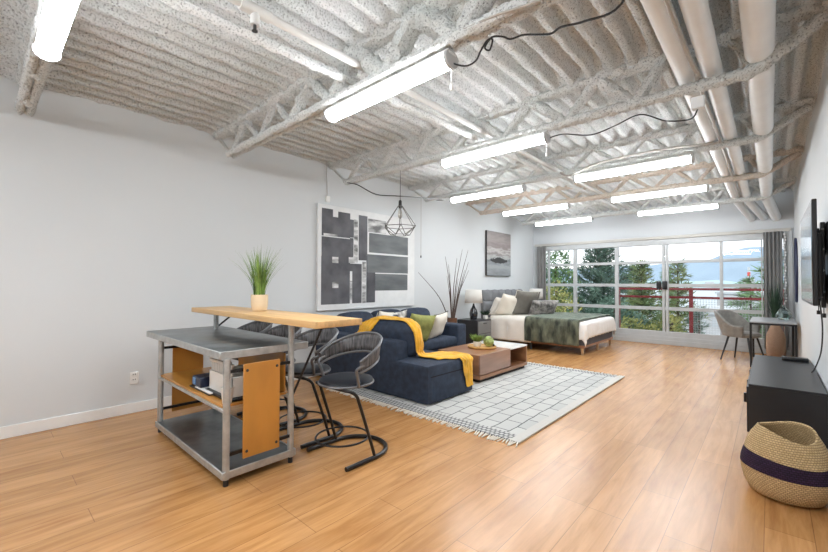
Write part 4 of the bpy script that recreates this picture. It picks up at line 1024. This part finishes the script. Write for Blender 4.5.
# ------------------------------------------------------------------ art on the left wall
def art():
    t = thing('abstract_painting', 'large white canvas with dark grey blocks over the sofa', 'painting', (L, 4.35, 0.94))
    bm = nb(); box(bm, L + 0.004, L + 0.045, 3.305, 5.405, 0.945, 2.52, 0.004, 1); obj('canvas', bm, M['artwhite'], t)
    X = L + 0.046
    DK = [(3.369, 3.567, 2.052, 2.46), (3.568, 3.665, 2.055, 2.351), (3.664, 3.894, 2.055, 2.443), (3.887, 3.969, 2.068, 2.351), (3.369, 3.96, 1.741, 2.04), (3.365, 3.895, 1.034, 1.75), (3.893, 3.963, 1.785, 2.06),
          (4.07, 4.25, 1.72, 2.443), (3.837, 4.135, 1.539, 1.66), (3.944, 4.135, 1.036, 1.6), (4.235, 4.425, 1.037, 1.80), (3.37, 3.6, 1.95, 2.02)]
    GR = [(4.29, 5.22, 1.858, 2.179), (4.254, 5.221, 1.528, 1.827), (4.428, 5.211, 1.229, 1.511)]
    SM = [(4.268, 4.672, 2.195, 2.412), (3.975, 4.05, 1.68, 2.361), (4.15, 4.225, 1.033, 1.70), (3.90, 3.94, 1.048, 1.388), (3.40, 3.65, 2.052, 2.09), (3.87, 3.99, 1.668, 1.76)]
    for nm, lst, m, dx in (('dark_blocks', DK, 'artdark', 0), ('slate_blocks', GR, 'artgrey', 0.0012), ('smears', SM, 'artsmear', 0.0006)):
        bm = nb()
        for k, (a, b, c, d) in enumerate(lst): box(bm, X - 0.002, X + 0.0015 + dx + k * 0.00006, a, b, c, d)
        obj(nm, bm, M[m], t, smooth=False)
    bm = nb()
    for a, b, c, d in ((3.558, 3.67, 1.656, 1.747), (3.561, 3.673, 1.278, 1.375)): box(bm, X, X + 0.0045, a, b, c, d)
    obj('pale_squares', bm, M['artsmear'], t, smooth=False)
    t = thing('seascape_painting', 'small grey seascape canvas over the bed', 'painting', (L, 8.46, 1.54))
    bm = nb(); box(bm, L + 0.004, L + 0.05, 7.9, 9.03, 1.54, 2.595, 0.003, 1); obj('canvas_edge', bm, M['slot'], t)
    bm = nb(); box(bm, L + 0.05, L + 0.053, 7.905, 9.025, 1.545, 2.59); obj('picture', bm, M['art2'], t, smooth=False)
    bm = nb()
    for k in range(16):
        y = 8.46 + (k - 7.5) * 0.05 + rnd.uniform(-.02, .02); s = 0.05 * math.exp(-((k - 7.5) / 4.5) ** 2) + 0.03
        bmesh.ops.create_icosphere(bm, subdivisions=1, radius=1, matrix=Matrix.Translation((L + 0.053, y, 1.91 + rnd.uniform(-.012, .012))) @ Matrix.Diagonal((0.003, s * 1.3, s, 1)))
    obj('dark_island', bm, M['slot'], t)
art()

# ------------------------------------------------------------------ corner: branch vase, nightstands, lamps
def branches():
    x, y = -4.62, 6.22
    t = thing('branch_vase', 'brown floor vase of tall bare twigs beside the sofa', 'vase', (x, y, 0))
    bm = nb(); lathe(bm, [(0.09, 0.0), (0.12, 0.1), (0.13, 0.3), (0.10, 0.5), (0.095, 0.64), (0.10, 0.68), (0.085, 0.68), (0.08, 0.6), (0.001, 0.55)], 26, x, y); obj('vase', bm, M['terra'], t)
    tips = [(-0.25, -0.72, 1.56), (0.1, 0.2, 2.03), (0.05, 0.47, 2.03), (0.0, -0.22, 1.87), (0.15, -0.05, 1.84), (-0.1, 0.06, 1.55), (0.12, 0.38, 1.78), (0.0, -0.12, 1.72), (0.1, 0.28, 1.62), (0.05, 0.13, 1.45), (0.1, 0.42, 1.62), (-0.05, -0.1, 1.5)]
    for a, b, z in tips:
        mid = (x + a * .4 + rnd.uniform(-.02, .02), y + b * .42 + rnd.uniform(-.03, .03), 0.6 + (z - .6) * .5)
        obj('twig', wtube(smooth_path([(x + a * .05, y + b * .05, 0.55), mid, (x + a, y + b, z)], 5), lambda q: 0.0095 * (1 - q) + 0.0025, seg=6), M['twig'], t)
branches()
def nightstand(y0, label):
    t = thing('nightstand', label, 'nightstand', (-4.66, y0 + 0.26, 0), 0, 'nightstands beside the bed')
    x0, x1, y1 = L + 0.02, -4.40, y0 + 0.52
    bm = nb(); box(bm, x0, x1, y0, y1, 0.06, 0.60, 0.004, 1); obj('body', bm, M['charcoal'], t)
    for z0, z1 in ((0.33, 0.575), (0.09, 0.315)):
        bm = nb(); box(bm, x1 - 0.004, x1 + 0.014, y0 + 0.015, y1 - 0.015, z0, z1, 0.003, 1); d = obj('drawer', bm, M['charcoal_lt'], t)
        bm = nb(); box(bm, x1 + 0.014, x1 + 0.026, y0 + 0.2, y0 + 0.32, z1 - 0.05, z1 - 0.035); obj('handle', bm, M['slot'], d, smooth=False)
    for xx in (x0 + .04, x1 - .04):
        for yy in (y0 + .04, y1 - .04):
            bm = nb(); box(bm, xx - .018, xx + .018, yy - .018, yy + .018, 0, 0.062); obj('leg', bm, M['charcoal'], t, smooth=False)
nightstand(6.78, 'charcoal nightstand between the sofa and the bed')
nightstand(9.72, 'charcoal nightstand behind the bed by the window')
def lamp(y, label):
    x = -4.66
    t = thing('table_lamp', label, 'table lamp', (x, y, 0.6), 0, 'dark lamps on the nightstands')
    bm = nb(); lathe(bm, [(0.065, 0.6), (0.07, 0.615), (0.085, 0.68), (0.088, 0.73), (0.07, 0.80), (0.035, 0.86), (0.018, 0.90), (0.016, 0.93), (0.001, 0.93)], 28, x, y); obj('base', bm, M['lampbase'], t)
    obj('stem', wtube([(x, y, 0.92), (x, y, 1.0)], 0.008, seg=8), M['galv'], t)
    bm = nb(); lathe(bm, [(0.185, 0.945), (0.168, 1.225)], 36, x, y)
    for f in list(bm.faces):
        if len(f.verts) > 4: bm.faces.remove(f)
    obj('lamp_shade', bm, M['shade'], t, solid=0.003)
    bm = nb(); bmesh.ops.create_icosphere(bm, subdivisions=2, radius=0.03, matrix=Matrix.Translation((x, y, 1.04))); obj('bulb', bm, M['bulb'], t)
lamp(7.03, 'dark ceramic lamp with white shade between sofa and bed')
lamp(10.02, 'dark ceramic lamp with white shade at the window side of the bed')
small_plant('potted_herb', -4.50, 7.24, 0.60, 0.05, 0.085, 'small green plant in white pot beside the near lamp', M['leaf_dk'], 120, 0.12, 0.08)

# ------------------------------------------------------------------ bed
BX0, BX1, BY0, BY1 = -4.80, -2.60, 7.68, 9.47
def drape(sx0, sx1, sy0, sy1, top, off, nx, ny, rip=0.02, freq=9.0, seed=0.0, puff=0.0, zmin=0.1, rect=None):
    rx0, rx1, ry0, ry1 = rect or (BX0, BX1, BY0, BY1); R = 0.06
    bm = nb()
    def f(u, v):
        sx, sy = sx0 + (sx1 - sx0) * u, sy0 + (sy1 - sy0) * v
        cx_, cy_ = min(max(sx, rx0), rx1 - R), min(max(sy, ry0 + R), ry1 - R)
        ex, ey = sx - cx_, sy - cy_
        e = math.hypot(ex, ey)
        z = top + puff * (mnoise.noise(Vector((sx * 2.2, sy * 2.2, seed))) + .3 * mnoise.noise(Vector((sx * 7, sy * 7, seed))))
        if e < 1e-6: return (sx, sy, z)
        d = Vector((ex / e, ey / e, 0))
        a = min(e / R, PI / 2)
        out = R * math.sin(a); drop = R * (1 - math.cos(a)) + max(0, e - R * PI / 2)
        s = sx if abs(d.y) > abs(d.x) else sy
        w = rip * min(1, drop / 0.2) * (math.sin(s * freq * 2 * PI / 2.0 + seed) * .6 + mnoise.noise(Vector((s * 5, drop * 2, seed))) * .8)
        out += off + (w + rip) * min(1, drop / .15)
        return (cx_ + d.x * out, cy_ + d.y * out, max(zmin, z - drop))
    grid(bm, nx, ny, f)
    return bm
def bed():
    t = thing('bed', 'double bed with grey tufted headboard against the left wall', 'bed', (-3.7, 8.57, 0))
    bm = nb(); box(bm, BX0, BX1 - 0.01, BY0 - 0.01, BY1 + 0.01, 0.135, 0.185, 0.004, 1); obj('wood_rail', bm, M['walnut'], t)
    obj('platform', cushion_bm(BX0, BX1 - 0.01, BY0 + 0.005, BY1 - 0.005, 0.165, 0.345, 0.025, 0.0, 6), M['bedgrey'], t)
    obj('mattress', cushion_bm(BX0, BX1 - 0.03, BY0 + 0.04, BY1 - 0.04, 0.34, 0.60, 0.06, 0.01, 8), M['sheet'], t)
    for x in (-2.66, -3.7, -4.7):
        for y in (BY0 + 0.03, (BY0 + BY1) / 2, BY1 - 0.05):
            obj('leg', wtube([(x, y, 0.0), (x, y, 0.14)], lambda q: 0.02 + 0.012 * q, seg=12), M['legwood'] if x > -3 else M['slot'], t)
    h = thing  # headboard: tufted panels
    bm = nb(); box(bm, L + 0.015, L + 0.075, 7.70, 9.58, 0.1, 1.205, 0.015, 2); hb = obj('headboard', bm, M['headb'], t)
    for k in range(6):
        for r in range(3):
            y0 = 7.705 + k * 0.312; z0 = 0.46 + r * 0.246
            o = cushion_bm(L + 0.055, L + 0.115, y0 + 0.003, y0 + 0.309, z0 + 0.003, z0 + 0.243, 0.028, 0.022, 5); obj('tuft', o, M['headb'], hb)
bed()
solo('duvet', drape(-4.25, BX1 + 0.27, BY0 - 0.30, BY1 + 0.30, 0.628, 0.026, 60, 70, 0.02, 11, 1.0, 0.008, 0.14), M['duvet'], 'white duvet hanging over the foot of the bed', 'bedding', solid=0.012, auto=180)
solo('folded_sheet', drape(-4.62, -3.66, BY0 - 0.48, BY1 - .1, 0.648, 0.05, 30, 60, 0.016, 7, 4.0, 0.006, 0.14), M['sheet'], 'off-white sheet folded down over the near side of the bed', 'bedding', solid=0.012, auto=180)
solo('fur_throw', drape(-3.78, -2.68, BY0 - 0.46, BY1 + 0.2, 0.668, 0.075, 44, 74, 0.022, 6, 2.0, 0.014, 0.14), M['fur'], 'dark green fur throw across the foot half of the bed', 'blanket', solid=0.02, auto=180)
PB = 'pillows at the headboard'
cushion_on('bed_pillow', 0.68, 0.46, 0.18, (-4.66, 7.99, 0.625), PI / 2 - .1, 0.45, M['sheet'], 'off-white pillow nearest the lamp at the headboard', None, 0.06, PB, 'pillow', 1)
cushion_on('bed_pillow', 0.66, 0.44, 0.17, (-4.62, 9.1, 0.625), PI / 2, 0.42, M['sheet'], 'off-white pillow at the window side of the headboard', None, 0, PB, 'pillow', 9)
cushion_on('bed_pillow', 0.56, 0.52, 0.17, (-4.43, 7.90, 0.64), PI / 2 - .40, 0.45, M['cream'], 'square cream pillow leaning in front of the white one', M['cream'], 0.14, PB, 'pillow', 2)
cushion_on('bed_pillow', 0.66, 0.60, 0.18, (-4.24, 8.26, 0.645), PI / 2 - .36, 0.42, M['taupe'], 'square taupe pillow at the middle of the bed', M['cream'], 0.06, PB, 'pillow', 3)
cushion_on('bed_pillow', 0.60, 0.56, 0.18, (-4.36, 8.82, 0.64), PI / 2 - .2, 0.40, M['taupe'], 'square taupe pillow behind the fur cushion, window side', None, -0.05, PB, 'pillow', 4)
cushion_on('fur_cushion', 0.72, 0.36, 0.2, (-3.86, 8.56, 0.67), PI / 2 - .5, 0.5, M['furpil'], 'oblong grey fur cushion in front of the taupe pillows', None, 0.0, PB, 'pillow', 5)

# ------------------------------------------------------------------ desk corner
def desk():
    t = thing('desk', 'small grey-topped desk with black metal legs by the right wall', 'desk', (0.02, 9.1, 0))
    x0, x1, y0, y1 = -0.265, 0.30, 8.50, 9.72
    bm = nb(); box(bm, x0, x1, y0, y1, 0.728, 0.75, 0.003, 1); obj('desk_top', bm, M['deskgrey'], t)
    bm = nb(); box(bm, x0, x1, y0, y0 + .025, 0.70, 0.729); box(bm, x0, x1, y1 - .025, y1, 0.70, 0.729); box(bm, x0, x0 + .025, y0, y1, 0.70, 0.729); box(bm, x1 - .025, x1, y0, y1, 0.70, 0.729); obj('frame', bm, M['blackm'], t, smooth=False)
    for x in (x0, x1 - 0.03):
        for y in (y0, y1 - 0.03):
            bm = nb(); box(bm, x, x + 0.03, y, y + 0.03, 0, 0.70); obj('leg', bm, M['blackm'], t, smooth=False)
desk()
def chair():
    t = thing('desk_chair', 'grey upholstered tub chair with slim dark legs at the desk', 'chair', (-0.38, 9.12, 0), math.radians(-22)); t.scale = (1.06, 1.06, 1.06)
    # local: chair faces +x
    bm = nb(); lathe(bm, [(0.001, 0.40), (0.2, 0.40), (0.235, 0.415), (0.25, 0.445), (0.235, 0.475), (0.18, 0.487), (0.001, 0.49)], 32, 0.0, 0.0, 1.0, 0.95); obj('seat', bm, M['chairfab'], t, world=False)
    bm = nb()
    A = math.radians(118)
    def f(u, v):
        th = -A + 2 * A * u; c = math.cos(th)       # th = 0 at the back (-x)
        q = max(0.0, min(1.0, (c + 0.05) / 0.9)); q = q * q * (3 - 2 * q)
        top = 0.60 + 0.23 * q; z = 0.41 + (top - 0.41) * v
        R_ = 0.245 + 0.055 * v + 0.05 * v * q
        return (-R_ * c - 0.02 * v * q, R_ * math.sin(th) * 1.02, z)
    grid(bm, 44, 8, f); obj('backrest', bm, M['chairfab'], t, world=False, solid=0.045, sub=1, auto=180)
    for a in (45, 135, 225, 315):
        c, s = math.cos(math.radians(a)), math.sin(math.radians(a))
        obj('leg', wtube([(c * 0.19, s * 0.19, 0.42), (c * 0.31, s * 0.31, 0.0)], lambda q: 0.016 - 0.006 * q, seg=10), M['charcoal'], t, world=False)
chair()
def bottle():
    x, y = 0.06, 10.0
    t = thing('rattan_vase', 'tall woven rattan bottle vase of green grass behind the desk', 'vase', (x, y, 0))
    bm = nb(); lathe(bm, [(0.11, 0.0), (0.135, 0.03), (0.140, 0.2), (0.138, 0.36), (0.125, 0.44), (0.085, 0.54), (0.06, 0.60), (0.056, 0.70), (0.06, 0.71), (0.055, 0.71), (0.05, 0.64), (0.001, 0.6)], 32, x, y); obj('body', bm, M['rattan'], t)
    bm = nb()
    for k in range(190):
        a = rnd.uniform(0, 2 * PI); ln = rnd.uniform(0.3, 0.78); r0 = rnd.uniform(0, .045); lean = abs(rnd.gauss(0, .11)) + .03
        b = Vector((x + r0 * math.cos(a), y + r0 * math.sin(a) * .8, .66)); dr = Vector((math.cos(a), math.sin(a) * .8, 0)); sd = Vector((-dr.y, dr.x, 0)).normalized(); prev = None
        for s in range(5):
            q = s / 4; c = b + dr * (lean * q ** 1.6) + Vector((0, 0, ln * q)); ww = 0.006 * (1 - q) ** .6 + .0004
            c.x = min(c.x, RW - 0.03); c.y = min(c.y, D - 0.14)
            e = (bm.verts.new(c - sd * ww), bm.verts.new(c + sd * ww))
            if prev: bm.faces.new((prev[0], prev[1], e[1], e[0]))
            prev = e
    o = obj('grass', bm, M['leaf_dk'], t); o['kind'] = 'stuff'
bottle()
def gvase():
    bm = nb(); z = 0.0
    lathe(bm, [(0.06, 0.0), (0.115, 0.075), (0.07, 0.16), (0.022, 0.225), (0.022, 0.25)], 7)
    for f in list(bm.faces):
        if len(f.verts) == 7 and f.calc_center_median().z > .2: bm.faces.remove(f)
    solo('faceted_vase', bm, M['vase_glass'], 'faceted clear glass vase on the desk', 'vase', (0.155, 9.2, 0.75), smooth=False)
gvase()

# ------------------------------------------------------------------ right wall: TV, stand, basket, mirror
def tv():
    t = thing('television', 'flat television on a bracket along the right wall', 'television', (0.22, 4.2, 1.22))
    bm = nb(); box(bm, 0.200, 0.225, 3.60, 4.82, 1.215, 1.905, 0.004, 1); obj('bezel', bm, M['blackm'], t)
    bm = nb(); box(bm, 0.1975, 0.2005, 3.618, 4.802, 1.232, 1.888); obj('screen', bm, M['tv_reflection'], t, smooth=False)
    bm = nb(); box(bm, 0.224, 0.262, 3.78, 4.62, 1.26, 1.70, 0.012, 2); obj('back_housing', bm, M['blackm'], t)
    obj('power_cord', wtube(smooth_path([(0.28, 4.60, 1.30), (0.31, 4.72, 1.12), (0.318, 4.75, 0.95), (0.318, 4.95, 0.75), (0.30, 5.3, 0.56), (0.29, 5.5, 0.492)], 6), 0.0055, seg=6), M['slot'], t)
    m = thing('tv_bracket', 'black wall bracket behind the near end of the television', 'bracket', (0.30, 4.2, 1.2))
    for y in (3.98, 4.40):
        bm = nb(); box(bm, 0.262, 0.285, y - 0.025, y + 0.025, 1.19, 1.79, 0.003, 1); r = obj('rail', bm, M['blackm'], m)
        for z in (1.3, 1.45, 1.6, 1.74):
            b2 = nb(); lathe(b2, [(0.001, 0), (0.008, 0), (0.008, 0.006), (0.001, 0.006)], 8); bmesh.ops.transform(b2, matrix=Matrix.Translation((0.273, y - 0.025, z)) @ Matrix.Rotation(PI / 2, 4, 'X'), verts=b2.verts[:]); obj('screw', b2, M['galv'], r)
        bm = nb(); tube(bm, [(0.275, y, 1.19), (0.275, y, 1.145)], 0.003, 5); tube(bm, [(0.275, y, 1.15), (0.275, y, 1.12)], 0.011, 8); obj('release_cord', bm, M['blackm'], m)
    bm = nb(); box(bm, 0.285, RW, 3.86, 4.52, 1.22, 1.42, 0.004, 1); box(bm, 0.285, RW, 3.86, 4.52, 1.58, 1.78, 0.004, 1); box(bm, 0.31, RW, 3.90, 4.48, 1.4, 1.6); obj('wall_plate', bm, M['blackm'], m)
tv()
def stand():
    t = thing('tv_stand', 'low black cabinet under the television', 'tv stand', (0.09, 5.45, 0))
    bm = nb(); box(bm, -0.15, 0.325, 4.50, 6.42, 0.06, 0.475, 0.003, 1); obj('body', bm, M['charcoal'], t)
    bm = nb(); box(bm, -0.152, 0.327, 4.496, 6.424, 0.468, 0.490, 0.003, 1); obj('cabinet_top', bm, M['charcoal'], t)
    for y0, y1 in ((4.51, 5.135), (5.145, 5.775), (5.785, 6.41)):
        bm = nb(); box(bm, -0.166, -0.149, y0, y1, 0.07, 0.462, 0.002, 1); d = obj('door', bm, M['charcoal'], t)
        bm = nb(); box(bm, -0.186, -0.166, y0 + 0.02, y0 + 0.05, 0.32, 0.40, 0.003, 1); obj('handle', bm, M['blackm'], d)
    for x in (-0.12, 0.29):
        for y in (4.54, 6.38):
            bm = nb(); box(bm, x - .025, x + .025, y - .025, y + .025, 0, 0.062); obj('foot', bm, M['charcoal'], t, smooth=False)
stand()
bm = nb(); box(bm, -0.11, 0.11, -0.055, 0.055, 0, 0.038, 0.006, 2); solo('media_box', bm, M['blackm'], 'small black media box on the far end of the TV cabinet', 'media box', (0.195, 6.22, 0.49))
def basket():
    cx, cy = 0.057, 3.50
    t = thing('seagrass_basket', 'round seagrass basket with purple-black band on the floor', 'basket', (cx, cy, 0))
    prof = [(0.001, 0.004), (0.17, 0.004), (0.215, 0.02), (0.245, 0.07), (0.262, 0.13), (0.268, 0.17)]
    band = [(0.268, 0.17), (0.264, 0.205), (0.252, 0.245), (0.244, 0.262)]
    top = [(0.244, 0.262), (0.231, 0.31), (0.209, 0.357), (0.176, 0.402), (0.168, 0.416), (0.156, 0.412), (0.162, 0.398), (0.19, 0.35), (0.225, 0.26), (0.245, 0.17), (0.22, 0.06), (0.16, 0.02), (0.001, 0.02)]
    tilt = -math.radians(7)
    def bend(p):
        # leaning rim, as woven baskets sag: higher on the left as seen, dipping at its sides
        r = math.hypot(p.x, p.y); a = math.atan2(p.y, p.x)
        k = max(0, (p.z - 0.05) / 0.36)
        s = p.x * 0.741 + p.y * 0.671
        return Vector((p.x + 0.012 * k * 0.741, p.y + 0.012 * k * 0.671, p.z - 0.075 * s * k + 0.20 * (p.y * 0.95 - p.x * 0.05) * k * k + (0.02 * math.cos(2 * (a - 0.735)) * k * k)))
    for nm, pr, m in (('body', prof, 'basket'), ('band', band, 'basket_band'), ('rim', top, 'basket')):
        bm = nb(); lathe(bm, pr, 48, 0, 0, .85, .85, bend)
        for f in list(bm.faces):
            if len(f.verts) > 4: bm.faces.remove(f)
        obj(nm, bm, M[m], t, world=False, auto=180)
basket()
def mirror():
    t = thing('wall_mirror', 'bowed mirror with dark blue frame on the right wall beyond the television', 'mirror', (RW, 9.4, 1.07))
    n = 20; cy, cz = 9.40, 1.60
    def pt(k, s, x): a = 2 * PI * k / 40; return (x, cy + 0.28 * s * math.cos(a), cz + 0.54 * s * math.sin(a))
    bm = nb(); tube(bm, [pt(k, 1, RW - 0.016) for k in range(40)], 0.0155, 8, closed=True); obj('frame', bm, M['navyframe'], t)
    bm = nb(); v = [bm.verts.new(pt(k, .98, RW - 0.012)) for k in range(40)]; w = [bm.verts.new(pt(k, .98, RW - 0.003)) for k in range(40)]
    bm.faces.new(v); bm.faces.new(w[::-1])
    for k in range(40): bm.faces.new((v[k], v[(k + 1) % 40], w[(k + 1) % 40], w[k]))
    obj('glass', bm, M['mirror'], t, smooth=False)
mirror()

# ------------------------------------------------------------------ light, sky, camera
W = bpy.data.worlds.new('World'); SC.world = W; W.use_nodes = True
N, K = W.node_tree.nodes, W.node_tree.links
bg = N['Background']; bg.inputs['Strength'].default_value = 1.5
tc = N.new('ShaderNodeTexCoord'); sp = N.new('ShaderNodeSeparateXYZ'); K.new(tc.outputs['Generated'], sp.inputs[0])
ns = N.new('ShaderNodeTexNoise'); ns.inputs['Scale'].default_value = 5; ns.inputs['Detail'].default_value = 5
mpw = N.new('ShaderNodeMapping'); mpw.inputs['Scale'].default_value = (1, 1, 4); K.new(tc.outputs['Generated'], mpw.inputs['Vector']); K.new(mpw.outputs[0], ns.inputs['Vector'])
rw = N.new('ShaderNodeValToRGB'); rw.color_ramp.elements[0].position = 0.0; rw.color_ramp.elements[0].color = (0.86, 0.92, 0.97, 1)
rw.color_ramp.elements[1].position = 0.35; rw.color_ramp.elements[1].color = (0.82, 0.90, 0.98, 1)
K.new(sp.outputs['Z'], rw.inputs[0])
rc = N.new('ShaderNodeValToRGB'); rc.color_ramp.elements[0].position = 0.42; rc.color_ramp.elements[1].position = 0.6
K.new(ns.outputs['Fac'], rc.inputs[0])
mw = N.new('ShaderNodeMix'); mw.data_type = 'RGBA'; mw.inputs[7].default_value = (0.97, 0.96, 0.96, 1)
K.new(rc.outputs[0], mw.inputs[0]); K.new(rw.outputs[0], mw.inputs[6]); K.new(mw.outputs[2], bg.inputs['Color'])
sun = bpy.data.lights.new('sun', 'SUN'); sun.energy = 1.3; sun.angle = math.radians(6); sun.color = (1, 0.96, 0.9)
so = bpy.data.objects.new('sun', sun); COL.objects.link(so); so.location = (0, 0, 30)
so.rotation_euler = Vector((0.25, 0.72, -0.62)).to_track_quat('-Z', 'Y').to_euler()

cam = bpy.data.cameras.new('camera'); co = bpy.data.objects.new('camera', cam); COL.objects.link(co)
yaw, pitch, roll = 0.7354, 0.0190, 0.0033
cy_, sy_ = math.cos(yaw), math.sin(yaw)
f = Vector((-sy_, cy_, 0)); r = Vector((cy_, sy_, 0)); u = Vector((0, 0, 1))
f2 = f * math.cos(pitch) + u * math.sin(pitch); u2 = -f * math.sin(pitch) + u * math.cos(pitch)
r3 = r * math.cos(roll) + u2 * math.sin(roll); u3 = -r * math.sin(roll) + u2 * math.cos(roll)
m3 = Matrix((r3, u3, -f2)).transposed()
co.matrix_world = Matrix.Translation((0, 0, 1.35)) @ m3.to_4x4()
cam.sensor_fit = 'HORIZONTAL'; cam.sensor_width = 36; cam.lens = 394.19 / 828 * 36; cam.clip_start = 0.05; cam.clip_end = 3000
SC.camera = co
SC.view_settings.view_transform = 'Standard'; SC.view_settings.look = 'None'; SC.view_settings.exposure = 0.42; SC.view_settings.gamma = 1.0
SC.view_settings.use_curve_mapping = False
SC.cycles.max_bounces = 10; SC.cycles.diffuse_bounces = 6; SC.cycles.transparent_max_bounces = 16
SC.cycles.caustics_reflective = False; SC.cycles.caustics_refractive = False
SC.cycles.sample_clamp_indirect = 8.0
